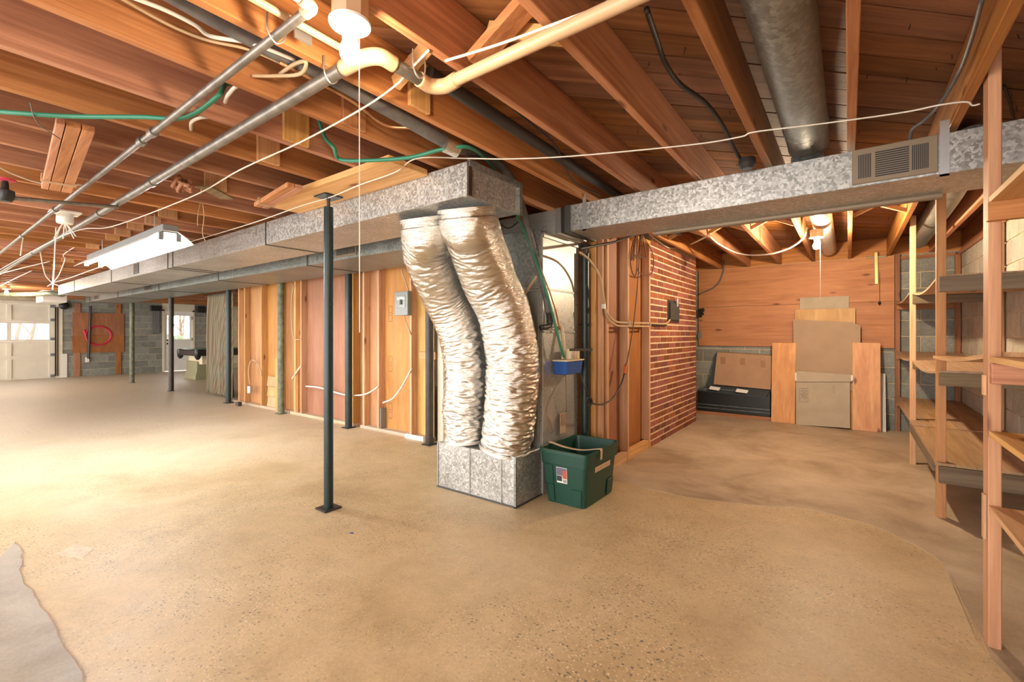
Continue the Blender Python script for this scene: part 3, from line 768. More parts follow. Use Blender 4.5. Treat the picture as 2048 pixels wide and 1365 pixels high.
# the flexible connector between plenum and branch duct
part('canvas_connector', gbox((-1.80, RDy0 + 0.015, RDz0 + 0.01), (-1.735, RDy1 - 0.01, RDz1 - 0.012)), 'black', tR)
ra, rb = gy(1704, 340, RDy0).x, gy(1876, 340, RDy0).x
reg = part('register', gbox((ra, RDy0 - 0.012, RDz0 + 0.012), (rb, RDy0, RDz1 - 0.002)), 'register', tR, 0.003)
def slots(x0, x1, z0, z1, n, vertical):
    for i in range(n):
        t0, t1 = (i + 0.12) / n, (i + 0.72) / n
        if vertical: g = gbox((x0 + (x1 - x0) * t0, RDy0 - 0.0135, z0), (x0 + (x1 - x0) * t1, RDy0 - 0.0118, z1))
        else: g = gbox((x0, RDy0 - 0.0135, z0 + (z1 - z0) * t0), (x1, RDy0 - 0.0118, z0 + (z1 - z0) * t1))
        part('louver_slot', g, 'black', reg)
rw = rb - ra
slots(ra + rw * 0.075, ra + rw * 0.24, RDz0 + 0.04, RDz1 - 0.035, 8, True)
slots(ra + rw * 0.285, ra + rw * 0.68, RDz0 + 0.035, RDz1 - 0.03, 12, False)
slots(ra + rw * 0.71, ra + rw * 0.90, RDz0 + 0.04, RDz1 - 0.035, 9, True)
# round ducts between the joists
rc = X0J - SP / 2
def round_duct(name, label, pts, r, mat, bands):
    t = thing(name, label, 'duct', pts[0])
    part('pipe_body', gtube(smooth(pts, 6), r, 28), mat, t, shade=True)
    for y_ in bands: part('crimp_band', gcyl((pts[0][0], y_, pts[0][2]), (pts[0][0], y_ + 0.012, pts[0][2]), r + 0.004, 28), mat, t, shade=True)
    return t
round_duct('round_duct', 'large round galvanised duct between joists above the branch duct', [(rc, -1.5, 2.39), (rc, 2.0, 2.39), (rc, 3.05, 2.385), (rc, 3.2, 2.37)], 0.104, 'galv_dark', (2.93,))
r2 = round_duct('round_duct', 'smaller bright round duct past the branch duct toward the back wall', [(rc - 0.02, 3.42, 2.36), (rc - 0.02, 4.6, 2.37), (rc - 0.02, 7.3, 2.37)], 0.088, 'galv_light', (4.5,))
solo('round_duct', gtube(smooth([(X0J + SP * 1.4, 3.7, 2.36), (X0J + SP * 1.55, 5.2, 2.36), (X0J + SP * 1.6, 7.2, 2.36)], 6), 0.095, 24), 'galv_dark',
     'dull round duct high over the storage shelves by the right wall', 'duct', shade=True)

# furnace
FX0, FX1, FY0, FY1 = -2.52, -1.90, 2.97, 3.53
fur = thing('furnace', 'tall galvanised furnace cabinet behind the green storage tote', 'furnace', ((FX0 + FX1) / 2, (FY0 + FY1) / 2, 0))
part('cabinet', gbox((FX0, FY0, 0.0), (FX1, FY1, 1.60)), 'galv_light', fur, 0.004)
part('plenum', gmerge(([(FX0, FY0, 1.60), (FX1, FY0, 1.60), (FX1, FY1, 1.60), (FX0, FY1, 1.60), (FX0, FY0 + 0.0, 2.03), (FX1, FY0, 2.03), (FX1, FY1 + 0.03, 2.03), (FX0, FY1 + 0.03, 2.03)], BOXF)), 'galv_light', fur, 0.003)
part('plenum_neck', gbox((FX0, RDy0 + 0.01, 2.03), (FX1 + 0.05, RDy1, 2.225)), 'galv_light', fur, 0.003)
part('neck_flange', gbox((FX1 + 0.05, RDy0 + 0.005, 2.035), (FX1 + 0.10, RDy1 + 0.005, 2.235)), 'strap', fur, 0.002)
part('plenum_rail', gbox((FX1 - 0.005, FY0 - 0.005, 1.995), (FX1 + 0.014, FY1 + 0.03, 2.035)), 'strap', fur, 0.003)
part('coil_front', gbox((FX0, FY0 - 0.02, 1.62), (FX1 - 0.015, FY0 - 0.001, 2.06)), 'galv_dark', fur, 0.002)
for z in (1.60, 1.265):
    part('joint_strip', gbox((FX0 - 0.003, FY0 - 0.006, z - 0.008), (FX1 + 0.006, FY1 + 0.004, z + 0.008)), 'galv_dark', fur)
part('blower_door', gbox((FX0 + 0.02, FY0 - 0.016, 0.40), (FX1 - 0.03, FY0 - 0.001, 1.58)), 'greybox', fur, 0.004)
dr = part('drain_panel', gbox((FX1, FY0 + 0.03, 1.28), (FX1 + 0.01, FY0 + 0.24, 1.44)), 'galv_light', fur, 0.003)
part('tape_strip', gbox((FX1, FY0 + 0.06, 1.29), (FX1 + 0.0125, FY0 + 0.075, 1.43)), 'white', dr)
part('tape_strip', gbox((FX1, FY0 + 0.15, 1.29), (FX1 + 0.0125, FY0 + 0.165, 1.43)), 'white', dr)
for i in range(6):
    part('screw', glathe((FX1, FY0 + 0.06 + i * 0.075, 0.80 + 0.004 * i), [(0.006, 0), (0.004, 0.004)], 8, 'x'), 'strap', fur)
for k in range(7):
    part('screw', glathe((FX1, FY1 - 0.012, 0.5 + k * 0.2), [(0.005, 0), (0.003, 0.004)], 8, 'x'), 'seam', fur)
# PVC condensate line down to the pump
cpt = [(FX1 + 0.005, FY0 + 0.02, 1.315), (FX1 + 0.02, FY0 + 0.05, 1.315), (FX1 + 0.02, FY0 + 0.20, 1.315), (FX1 + 0.03, FY0 + 0.225, 1.30), (FX1 + 0.04, FY0 + 0.232, 1.26), (FX1 + 0.06, FY0 + 0.215, 1.14), (FX1 + 0.065, FY0 + 0.20, 1.045)]
solo('drain_pipe', gtube(smooth(cpt, 6), 0.015, 12), 'ivory', 'ivory plastic condensate pipe bending down into the blue pump', 'pipe', shade='all')
# return box on the floor
rb_ = thing('return_box', 'galvanised sheet metal box on the floor under the flexible ducts', 'duct box', (-2.3, 2.8, 0))
part('box_body', gbox((-2.70, 2.63, 0.0), (-1.912, 2.965, 0.365)), 'galv', rb_, 0.004)
for x in (-2.695, gy(940, 930, 2.63).x, gy(1003, 950, 2.63).x):
    part('standing_seam', gbox((x - 0.004, 2.622, 0.012), (x + 0.004, 2.631, 0.362)), 'galv_light', rb_)
part('corner_flange', gbox((-1.924, 2.622, 0.0), (-1.906, 2.634, 0.367)), 'galv_dark', rb_)
part('toe_strip', gbox((-2.705, 2.622, 0.0), (-1.905, 2.97, 0.012)), 'seam', rb_)
# silver flexible ducts
def flex(path, r0, label, seed):
    pts = smooth(path, 44); n = 96; m_ = len(pts); rad = []
    ln = 0; acc = [0]
    for i in range(1, m_): ln += (pts[i] - pts[i - 1]).length; acc.append(ln)
    for i in range(m_):
        s = acc[i] / ln; row = []
        base = r0 * (0.93 if s < 0.03 else (1.0 - 0.06 * max(0, (s - 0.75) / 0.25) if s < 0.985 else 0.9))
        wr = 0.0042 + 0.009 * min(1, max(0, (s - 0.45) / 0.15))       # the lower half is squeezed together, more folds
        for k in range(n):
            a = 2 * math.pi * k / n; p = Vector((math.cos(a) * 1.9, math.sin(a) * 1.9, acc[i] * 30 + seed))
            rdg = 1 - abs(noise.noise(p)) * 2.2
            f = rdg * wr * 0.9 + noise.noise(p * 2.1) * wr * 0.6 + noise.noise(Vector((p.x * 0.4, p.y * 0.4, acc[i] * 4 + seed))) * 0.012
            row.append(base + f - wr * 0.4)
        rad.append(row)
    t = thing('flexible_duct', label, 'duct', pts[-1])
    part('foil_sleeve', gtube(pts, r0, n, rad=rad), 'foil', t, shade='all')
    for i0 in (3, m_ - 4):
        d = (pts[i0 + 1] - pts[i0 - 1]).normalized()
        part('clamp_band', gtube([pts[i0] - d * 0.012, pts[i0] + d * 0.012], r0 * 1.02, 40), 'foil', t, shade=True)
    return t
pR = [(-1.975, 2.19, 2.055), (-1.985, 2.22, 1.96), gy(950, 480, 2.32), gy(978, 560, 2.52), gy(1005, 620, 2.65), gy(1022, 690, 2.72), gy(1025, 760, 2.74), gy(1019, 840, 2.75), (-2.105, 2.755, 0.367)]
pL = [(-2.375, 2.20, 2.055), (-2.385, 2.23, 1.96), gy(858, 510, 2.34), gy(890, 590, 2.57), gy(914, 640, 2.69), gy(931, 700, 2.75), gy(934, 770, 2.76), gy(931, 830, 2.765), (-2.50, 2.765, 0.367)]
flex(pR, 0.196, 'silver foil flexible duct ending on the box next to the green tote', 3.0)
flex(pL, 0.184, 'silver foil flexible duct nearer the cream closet door', 47.0)
solo('nylon_strap', gtube(smooth([gy(1030, 618, 2.80), gy(1045, 595, 2.85), gy(1062, 570, 2.92), gy(1078, 548, 2.965)], 5), 0.011, 4), 'tape', 'tan strap tying the flexible duct to the furnace', 'strap')

# ================================================================== SUPPORT POSTS
def post(name, label, base, top, r, mat, plate=0.13, screw=0.07, group=None, rust=None):
    x, y = base; t = thing(name, label, 'post', (x, y, 0), group)
    part('base_plate', gbox((x - plate / 2, y - plate / 2, 0.0), (x + plate / 2, y + plate / 2, 0.012)), 'blackmetal' if mat != 'olive_paint' else mat, t, 0.002)
    part('column', gcyl((x, y, 0.012), (x, y, top - screw - 0.01), r, 24), mat, t, shade=True)
    part('jack_screw', gcyl((x, y, top - screw - 0.03), (x, y, top - 0.008), r * 0.38, 12), 'brown_post', t, shade=True)
    part('cap_plate', gbox((x - plate * 0.55, y - plate * 0.55, top - 0.01), (x + plate * 0.55, y + plate * 0.55, top)), 'green_paint', t, 0.002)
    for dz, sgn in ((0.0, -1), (0.0, 1)):
        part('pin', gcyl((x + sgn * r * 0.9, y, top * 0.655), (x + sgn * (r + 0.012), y, top * 0.655), 0.009, 8), 'blackmetal', t)
    return t
BZ = 2.23
post('support_post', 'dark green steel post standing on the open floor under the wide plank', (-2.983, 1.832), BZ, 0.032, 'green_paint')
solo('beam_plank', gbox((-3.60, 1.66, BZ), (-2.10, 1.96, JB)), 'pale_x', 'wide wooden plank under the joists resting on the green post', 'plank', bevel=0.003)
for px_, py_, lab, mt, tp, rr in ((577, 826, 'olive steel post with peeling paint against the plywood partition', 'olive_paint', 2.15, 0.05),
                                  (714, 853, 'dark green steel post against the partition between red and tan panels', 'green_paint', 2.2, 0.045),
                                  (865, 888, 'dark brown steel post beside the cream closet door', 'brown_post', 2.2, 0.045),
                                  (470, 805, 'green steel post at the edge of the striped curtain', 'green_paint', 2.15, 0.045)):
    p = gz(px_, py_); post('support_post', lab, (p.x, min(p.y, PY - 0.085)), tp, rr, mt)
for px_, py_, lab, mt in ((256, 766, 'slim olive post near the red circled plywood on the far wall', 'olive_paint'), (338, 782, 'slim brown post standing in front of the glazed white door', 'brown_post')):
    p = gz(px_, py_ + 1); post('support_post', lab, (p.x, max(p.y, 3.575)), JB, 0.05, mt, plate=0.11)
pg = gx(1167, 700, WX - 0.0)
post('support_post', 'dark green steel post in the corner between furnace and closet studs', (-1.852, 3.578), 2.03, 0.037, 'green_paint', plate=0.075)
solo('corner_board', gbeam((-1.935, 3.585, 0.0), (-1.935, 3.585, 2.0), 0.02, 0.03, (1, 0, 0)), 'stud_z', 'narrow brown board between the furnace and the corner post', 'board')

# ================================================================== LAMPS
def bare_lamp(pos, label, string, bm_, box='tanbox'):
    x, y, z = pos                                     # centre of the bulb glass
    t = thing('ceiling_lamp', label, 'lamp', (x, y, z + 0.155), 'bare bulb pull lamps')
    part('junction_box', glathe((x, y, z + 0.085), [(0.050, 0), (0.054, 0.004), (0.054, JB - z - 0.087), (0.045, JB - z - 0.085)], 8), box, t, shade=True)
    part('lamp_holder', glathe((x, y, z + 0.062), [(0.022, -0.028), (0.024, 0.0), (0.026, 0.012), (0.060, 0.016), (0.062, 0.023), (0.05, 0.026)], 28), 'porcelain', t, shade=True)
    part('bulb', glathe((x, y, z), [(0.004, -0.034), (0.018, -0.0295), (0.027, -0.019), (0.0305, -0.004), (0.029, 0.010), (0.022, 0.026), (0.0155, 0.038), (0.0135, 0.045)], 20), bm_, t, shade='all')
    if string:
        part('pull_string', gtube([(x + 0.028, y + 0.012, z + 0.06), (x + 0.03, y + 0.012, z + 0.02), (x + 0.031, y + 0.012, string)], 0.0016, 5), 'white_wire', t)
    return t
B1 = gz(700, 103, 2.10)
bare_lamp(B1, 'bare bulb pull lamp with a long string above the green post', 1.25, 'bulb0')
B2 = Vector(ray(1633, 492)) * 4.45; B2 = Vector((B2.x, B2.y, CH + B2.z))
bare_lamp(B2, 'bare bulb pull lamp near the orange plywood wall', 1.60, 'bulb1')
B3 = gz(13, 586, 2.12)
bare_lamp(B3, 'bare bulb lamp near the cream garage door', None, 'bulb2')
# fluorescent strip
fa, fb = gz(387, 490, 2.0), gz(232, 541, 2.0)
fy0, fy1 = 1.17, 1.49
fx0, fx1 = fb.x + 0.02, fa.x
fl = thing('fluorescent_fixture', 'lit white two tube fluorescent shop light hung under the joists', 'lamp', ((fx0 + fx1) / 2, (fy0 + fy1) / 2, 2.0))
yc = (fy0 + fy1) / 2
part('housing', gbox((fx0 + 0.01, yc - 0.055, 2.075), (fx1 - 0.01, yc + 0.055, 2.14)), 'greybox', fl, 0.004)
prof = [(fy0, 2.0), (fy0 + 0.05, 2.045), (yc - 0.05, 2.085), (yc + 0.05, 2.085), (fy1 - 0.05, 2.045), (fy1, 2.0)]
V = []; Fc = []
for x in (fx0, fx1):
    for (y_, z) in prof: V.append((x, y_, z))
    for (y_, z) in reversed(prof): V.append((x, y_, z + 0.004))
n = len(prof) * 2
Fc = [(i, (i + 1) % n, n + (i + 1) % n, n + i) for i in range(n)] + [tuple(reversed(range(n))), tuple(range(n, 2 * n))]
part('reflector', (V, Fc), 'white', fl)
for dy in (-0.06, 0.06):
    tb = part('tube', gcyl((fx0 + 0.05, yc + dy, 2.035), (fx1 - 0.05, yc + dy, 2.035), 0.0125, 12), 'tube', fl, shade=True)
    for x in (fx0 + 0.03, fx1 - 0.03):
        part('tube_holder', gbox((x - 0.012, yc + dy - 0.018, 2.012), (x + 0.012, yc + dy + 0.018, 2.08)), 'greybox', fl, 0.003)
for x in (fx0 + 0.4, fx1 - 0.4):
    part('hanger_chain', gcyl((x, yc, 2.14), (x, yc, JB + 0.02), 0.004, 6), 'strap', fl)

# ================================================================== PIPES UNDER THE JOISTS
ZP = 2.225
def pipe(name, pts, r, mat, label, n=14, k=0): return solo(name, gtube(smooth(pts, k) if k else pts, r, n), mat, label, 'pipe', shade='all' if k else True)
pa_ = gz(690, 135, ZP); 
pp1 = thing('iron_pipe', 'thick grey iron pipe running under the joists past the bare bulb', 'pipe', (pa_.x - 5, pa_.y, ZP))
part('pipe_run', gcyl((-17.5, pa_.y, ZP), (pa_.x - 0.02, pa_.y, ZP), 0.024, 16), 'iron', pp1, shade=True)
for px_, py_ in ((293, 362), (187, 425), (60, 505)):
    x = gz(px_, py_, ZP).x
    part('coupling', gcyl((x - 0.03, pa_.y, ZP), (x + 0.03, pa_.y, ZP), 0.030, 16), 'iron', pp1, shade=True)
pb_ = gz(620, 18, ZP - 0.005)
pp2 = thing('iron_pipe', 'thinner grey iron pipe with couplings parallel to the thick pipe', 'pipe', (pb_.x - 5, pb_.y, ZP))
part('pipe_run', gcyl((-17.5, pb_.y, ZP - 0.005), (pb_.x - 0.01, pb_.y, ZP - 0.005), 0.0145, 14), 'iron', pp2, shade=True)
for px_, py_ in ((313, 266), (292, 283), (110, 418), (45, 470)):
    x = gz(px_, py_, ZP).x
    part('coupling', gcyl((x - 0.025, pb_.y, ZP - 0.005), (x + 0.025, pb_.y, ZP - 0.005), 0.021, 14), 'iron', pp2, shade=True)
part('elbow', gtube(smooth([(pb_.x - 0.03, pb_.y, ZP - 0.005), (pb_.x + 0.012, pb_.y - 0.003, ZP - 0.005), (pb_.x + 0.018, pb_.y - 0.04, ZP - 0.005)], 6), 0.019, 12), 'beige_pipe', pp2, shade='all')
part('pipe_run', gcyl((pb_.x + 0.018, pb_.y - 0.03, ZP - 0.005), (pb_.x + 0.018, -1.5, ZP - 0.005), 0.0145, 14), 'beige_pipe', pp2, shade=True)
# beige drain line: elbow by the bulb, short run along the joists, elbow, long run to the right
e1 = gz(745, 105, ZP); e2 = gz(868, 180, ZP)
dl = thing('drain_line', 'beige plastic drain pipe with two elbows crossing under the joists beside the bulb', 'pipe', (e2.x, e2.y, ZP))
part('elbow', gtube(smooth([(pa_.x - 0.01, pa_.y, ZP), (e1.x - 0.06, pa_.y + 0.005, ZP), (e1.x + 0.0, e1.y + 0.03, ZP), (e1.x + 0.005, e1.y + 0.09, ZP)], 8), 0.029, 14), 'beige_pipe', dl, shade='all')
part('pipe_run', gcyl((e1.x + 0.005, e1.y + 0.07, ZP), (e1.x + 0.005, e2.y - 0.05, ZP), 0.024, 16), 'iron', dl, shade=True)
part('elbow', gtube(smooth([(e1.x + 0.005, e2.y - 0.09, ZP), (e1.x + 0.005, e2.y - 0.03, ZP), (e1.x + 0.05, e2.y + 0.005, ZP), (e1.x + 0.12, e2.y, ZP)], 8), 0.0285, 14), 'beige_pipe', dl, shade='all')
part('pipe_run', gcyl((e1.x + 0.10, e2.y, ZP), (XR - 0.1, e2.y, ZP + 0.012), 0.0235, 18), 'beige_pipe', dl, shade=True)
c1, c2 = gz(520, 8, ZP + 0.02), gz(680, 96, ZP + 0.02)
pipe('water_pipe', [(c2.x, -1.5, ZP + 0.022), (c2.x, c2.y + 0.05, ZP + 0.022)], 0.012, 'beige_pipe', 'slim cream water pipe running along the joists to the bulb')
# black drain pipe between joists, ABS near the bulb, insulated line set down to the furnace
q1 = gz(980, 235, 2.33); pipe('waste_pipe', [(q1.x - 0.0, 1.35, 2.36), (q1.x, 3.2, 2.33), (q1.x, 4.95, 2.32)], 0.032, 'abs', 'black plastic waste pipe between two joists near the furnace')
ls = [gz(300, -40, 2.36), gz(420, 30, 2.36), gz(560, 105, 2.35), gz(680, 165, 2.33), gz(800, 232, 2.30), gz(905, 290, 2.29), gy(985, 318, 2.35), gy(1030, 375, 2.62), gy(1062, 480, 2.86), gy(1085, 570, 2.98), gx(1093, 600, -1.865), gx(1096, 625, -1.865)]
solo('insulated_line', gtube(smooth(ls, 8), 0.026, 12, rad=lambda t: 0.034 - 0.008 * min(1, max(0, (t - 0.5) * 4))), 'foam', 'grey foam insulated refrigerant line dropping from joists to furnace', 'pipe', shade='all')
solo('line_end', gtube(smooth([gx(1096, 622, -1.865), gx(1100, 640, -1.865), gx(1098, 652, -1.868), gx(1082, 656, -1.88)], 6), 0.022, 10), 'abs', 'black end of the insulated line entering the furnace side', 'pipe', shade='all')
solo('tape_wrap', gcyl(gz(888, 286, 2.28), gz(915, 298, 2.27), 0.048, 14), 'foil', 'silver tape wrapped round the grey insulated line', 'tape', shade=True)
cu = [gz(560, 125, 2.31), gz(700, 200, 2.29), gz(770, 250, 2.27), gz(830, 258, 2.27), gz(880, 280, 2.28), gy(960, 330, 2.3), gy(1010, 385, 2.55), gy(1026, 400, 2.62), gy(1035, 420, 2.72), gy(1066, 500, 2.9), gx(1105, 600, -1.86), gx(1120, 660, -1.85)]
wire('copper_tube', cu, 0.007, 'copper', 'thin copper tube running with the grey insulated line', 'pipe', 8)
def bay(p, z):     # a point at height z in the middle of the joist bay over p
    k = math.floor((p.x - X0J) / SP); return Vector((X0J + SP * (k + 0.5), p.y, z))
h0, h1 = gz(405, 237, 2.25), gz(648, 309, 2.25)
wire('garden_hose', [gz(-20, 222, 2.22), gz(60, 228, 2.22), gz(150, 233, 2.235), gz(280, 234, 2.249), gz(370, 235, 2.25), bay(h0, 2.30) + Vector((-0.03, 0, 0)), bay(h0, 2.40) + Vector((-0.08, 0.06, 0)), bay(h0, 2.47) + Vector((-0.14, 0.2, 0))], 0.0105, 'hose', 'green garden hose draped under the joists by the hung boards', 'hose', 8)
wire('garden_hose', [bay(h1, 2.44) + Vector((-0.14, -0.03, 0)), bay(h1, 2.34) + Vector((-0.12, 0, 0)), bay(h1, 2.27) + Vector((-0.05, 0.01, 0)), gz(680, 319, 2.235), gz(740, 321, 2.215), gz(820, 315, 2.218), gz(890, 298, 2.25), gz(950, 300, 2.28), gy(1000, 355, 2.5), gy(1020, 400, 2.6), gy(1060, 490, 2.86), gx(1085, 560, -1.84), gx(1105, 630, -1.84), gx(1120, 690, -1.82), gx(1128, 715, -1.82)], 0.0105, 'hose', 'green garden hose running over the main duct down to the pump', 'hose', 8)

# ================================================================== ELECTRICAL
p0, p1 = gy(797, 632, PY - 0.01), gy(823, 583, PY - 0.01)
bx = thing('breaker_box', 'small grey breaker box on the partition stud', 'breaker box', ((p0.x + p1.x) / 2, PY - 0.03, p0.z))
part('enclosure', gbox((p0.x, PY - 0.07, p0.z), (p1.x, PY + 0.0, p1.z)), 'greybox', bx, 0.004)
dc = part('cover_recess', gbox((p0.x + 0.04, PY - 0.074, p0.z + 0.09), (p1.x - 0.04, PY - 0.069, p1.z - 0.05)), 'galv_dark', bx, 0.002)
part('breaker_switch', gbox(((p0.x + p1.x) / 2 - 0.005, PY - 0.085, p0.z + 0.13), ((p0.x + p1.x) / 2 + 0.025, PY - 0.073, p0.z + 0.19)), 'black', dc)
part('directory_card', gbox((p0.x + 0.05, PY - 0.076, p1.z - 0.10), (p1.x - 0.05, PY - 0.0735, p1.z - 0.07)), 'paper', dc)
PW_ = PY - 0.008
wire('house_cable', [gy(803, 532, PW_), gy(806, 550, PW_), gy(812, 565, PW_), gy(817, 584, PW_)], 0.008, 'tan_wire', 'tan cable looping down into the grey breaker box')
wire('house_cable', [gy(808, 632, PW_), gy(812, 645, PW_), gy(822, 670, PW_)], 0.006, 'tan_wire', 'short tan cable leaving the bottom of the breaker box')
wire('house_cable', [gy(766, 806, PW_), gy(785, 798, PW_), gy(803, 775, PW_), gy(823, 738, PW_)], 0.011, 'white_wire', 'cream cable rising between studs under the breaker box')
wire('house_cable', [gy(612, 773, PW_), gy(640, 776, PW_), gy(680, 788, PW_), gy(702, 791, PW_), gy(727, 790, PW_), gy(745, 782, PW_), gy(757, 773, PW_)], 0.011, 'white_wire', 'long cream cable sagging across the red panel')
wire('house_cable', [gy(584, 758, PW_), gy(595, 742, PW_), gy(602, 732, PW_)], 0.009, 'white_wire', 'short cream cable beside the olive post')
wire('house_cable', [gy(500, 770, PW_), gy(497, 745, PW_), gy(501, 724, PW_), gy(510, 722, PW_), gy(520, 738, PW_), gy(523, 752, PW_)], 0.009, 'tan_wire', 'tan cable looping up from the outlet box near the curtain')
wire('house_cable', [gy(580, 566, PW_), gy(588, 572, PW_), gy(584, 590, PW_), gy(583, 640, PW_), gy(588, 676, PW_), gy(602, 680, PW_)], 0.008, 'tan_wire', 'tan cable hanging down along the olive post')
p0 = gy(500, 779, PY - 0.02)
ob = thing('outlet_box', 'grey outlet box low on the pale panel near the curtain', 'outlet', p0)
part('box', gbox((p0.x - 0.05, PY - 0.045, p0.z - 0.07), (p0.x + 0.05, PY - 0.001, p0.z + 0.06)), 'strap', ob, 0.003)
part('face_plate', gbox((p0.x - 0.03, PY - 0.049, p0.z - 0.05), (p0.x + 0.03, PY - 0.044, p0.z + 0.045)), 'paper', ob)
# panel leaning in the stud bay and a short white offcut
a_, b_ = gy(531, 812, PY - 0.0).x, gy(548, 812, PY - 0.0).x
sl = thing('shutter_panel', 'small tan slatted panel leaning between studs', 'panel', (a_, PY + 0.03, 0.04))
zt_ = gy(540, 753, PY).z
for i in range(3):
    z0_, z1_ = 0.042 + i * (zt_ - 0.042) / 3, 0.042 + (i + 1) * (zt_ - 0.042) / 3 - 0.008
    part('slat', ([(a_, PY + 0.02, z0_), (b_, PY + 0.02, z0_), (b_, PY + 0.04, z0_), (a_, PY + 0.04, z0_), (a_ + 0.02, PY + 0.035, z1_), (b_ + 0.02, PY + 0.035, z1_), (b_ + 0.02, PY + 0.055, z1_), (a_ + 0.02, PY + 0.055, z1_)], BOXF), 'ply_pale', sl)
a_, b_ = gy(556, 700, PY).x, gy(563, 700, PY).x
solo('wood_strip', gbox((a_ - 0.05, PY - 0.022, 0.0), (b_ - 0.05, PY - 0.002, gy(560, 717, PY).z)), 'pale_z', 'pale wood strip standing against a stud near the slatted panel', 'strip', bevel=0.002)
a_, b_ = gy(586, 700, PY).x, gy(592, 700, PY).x
solo('wood_strip', gbox((a_, PY + 0.02, 0.041), (b_, PY + 0.035, gy(590, 738, PY).z)), 'pale_z', 'pale board standing right behind the olive post', 'board', bevel=0.002)
solo('wood_scrap', gbox((gy(478, 700, PY - 0.1).x, PY - 0.16, 0.0), (gy(484, 700, PY - 0.1).x, PY - 0.1, 0.07)), 'brown_post', 'small dark scrap block on the floor beside the curtain post', 'block', bevel=0.003)

# coiled cord on the closet wall, cable to the cleanout, extension cord
CWX = WX + 0.016; PLY_F = YB - 0.055
solo('coiled_cord', gmerge(*[gtube(smooth([gx(1276, 466, CWX), gx(1268 + dx, 490, CWX), gx(a0, 520, CWX), gx(a0 + 4, zb_, CWX), gx(a1, zb_ + 4, CWX), gx(a1 + 4, 510, CWX), gx(1283, 466, CWX)], 6), 0.006, 6)
     for (a0, a1, zb_, dx) in ((1263, 1278, 514, 0), (1261, 1272, 546, -3), (1267, 1288, 512, 2), (1274, 1302, 545, 6))]), 'brown_wire', 'dark brown cord coiled on a nail high on the studs', 'cord', shade='all')
wire('extension_cord', [gx(1281, 470, CWX + 0.03), gx(1276, 560, CWX + 0.03), gx(1268, 640, CWX + 0.03), gx(1256, 715, CWX + 0.03), gx(1251, 733, CWX + 0.03)], 0.006, 'brown_wire', 'thin brown extension cord hanging straight down the studs', 'cord')
solo('cord_plug', gcyl(gx(1252, 728, CWX), gx(1249, 748, CWX), 0.016, 10), 'orange_plug', 'orange plug joining the brown and black cords', 'plug', shade=True)
wire('power_cord', [gx(1249, 746, CWX), gx(1242, 770, CWX), gx(1226, 796, CWX), gx(1208, 808, CWX), gx(1190, 809, CWX), gx(1180, 800, CWX + 0.02), gx(1172, 780, CWX + 0.03), gx(1165, 762, CWX), gx(1160, 748, WX - 0.03)], 0.007, 'black', 'black power cord swooping from the orange plug to the pump', 'cord')
solo('cord_bundle', gmerge(*[gtube(smooth([gx(1178 + 6 * math.cos(t_ + ph), 804 + 9 * math.sin(t_ + ph), CWX + 0.012 * j) for t_ in [i * math.pi / 4 for i in range(9)]], 3), 0.006, 6) for j, ph in enumerate((0, 0.7, 1.4))]), 'black', 'tight black loop of cord beside the corner post', 'cord', shade='all')
wire('heavy_cable', [gx(1158, 498, WX + 0.05), gx(1190, 492, WX + 0.03), gx(1230, 484, CWX), gx(1270, 470, CWX), gx(1290, 464, CWX)], 0.011, 'black', 'thick black cable stretched across the top of the studs')
cbl = [gx(1160, 505, WX + 0.05), gx(1180, 522, CWX), gx(1200, 555, CWX), gx(1208, 600, CWX), gx(1213, 625, CWX), gx(1230, 643, CWX), gx(1258, 646, CWX), gx(1300, 647, CWX), gx(1330, 648, CWX), gx(1340, 640, CWX + 0.01)]
wire('armoured_cable', cbl, 0.010, 'tan_wire', 'tan cable curving along the studs to the black cleanout door')
wire('house_cable', [p + Vector((0.001, 0.004, -0.034)) for p in cbl[3:8]], 0.009, 'tan_wire', 'second tan cable clipped just beneath the curving one')
for px_, py_, lab in ((1209, 612, 'cable clip on the stud nearest the corner post'), (1259, 646, 'cable clip on the middle closet stud'), (1301, 648, 'cable clip on the stud touching the bricks')):
    c = gx(px_, py_, CWX + 0.012); solo('cable_clip', gbox((c.x - 0.02, c.y - 0.018, c.z - 0.025), (c.x + 0.004, c.y + 0.018, c.z + 0.015)), 'strap', lab, 'clip', 'cable clips on the closet studs')
solo('conduit_stub', gcyl(gx(1303, 650, CWX), gx(1333, 651, CWX), 0.010, 8), 'blackmetal', 'short dark conduit on the bricks under the cleanout cable', 'conduit', shade=True)
wire('lamp_cord', [gx(1298, 468, CWX), gx(1330, 492, CWX), gx(1345, 496, CWX), gy(1372, 492, 6.2), gz(1400, 480, 2.252), gz(1420, 468, 2.254)], 0.009, 'white_wire', 'white cable sagging from the studs to the joists over the chimney')
wire('lamp_cord', [gz(1420, 474, 2.252), gy(1440, 490, 5.6), gy(1480, 508, 5.8), gy(1530, 510, 5.6), gy(1575, 498, 5.5), gy(1605, 478, 5.4), gy(1615, 455, 5.35)], 0.009, 'white_wire', 'white cable drooping toward the back room bulb')
wire('house_cable', [gy(1448, 520, PLY_F), gy(1446, 545, PLY_F), gy(1432, 572, PLY_F), gy(1396, 590, PLY_F)], 0.011, 'foam', 'grey cable curving across the orange plywood')
solo('spike', gbeam(gx(1140, 700, CWX), gx(1184, 700, CWX + 0.03), 0.012, 0.02), 'black', 'short dark iron rod sticking out beside the corner post', 'rod')

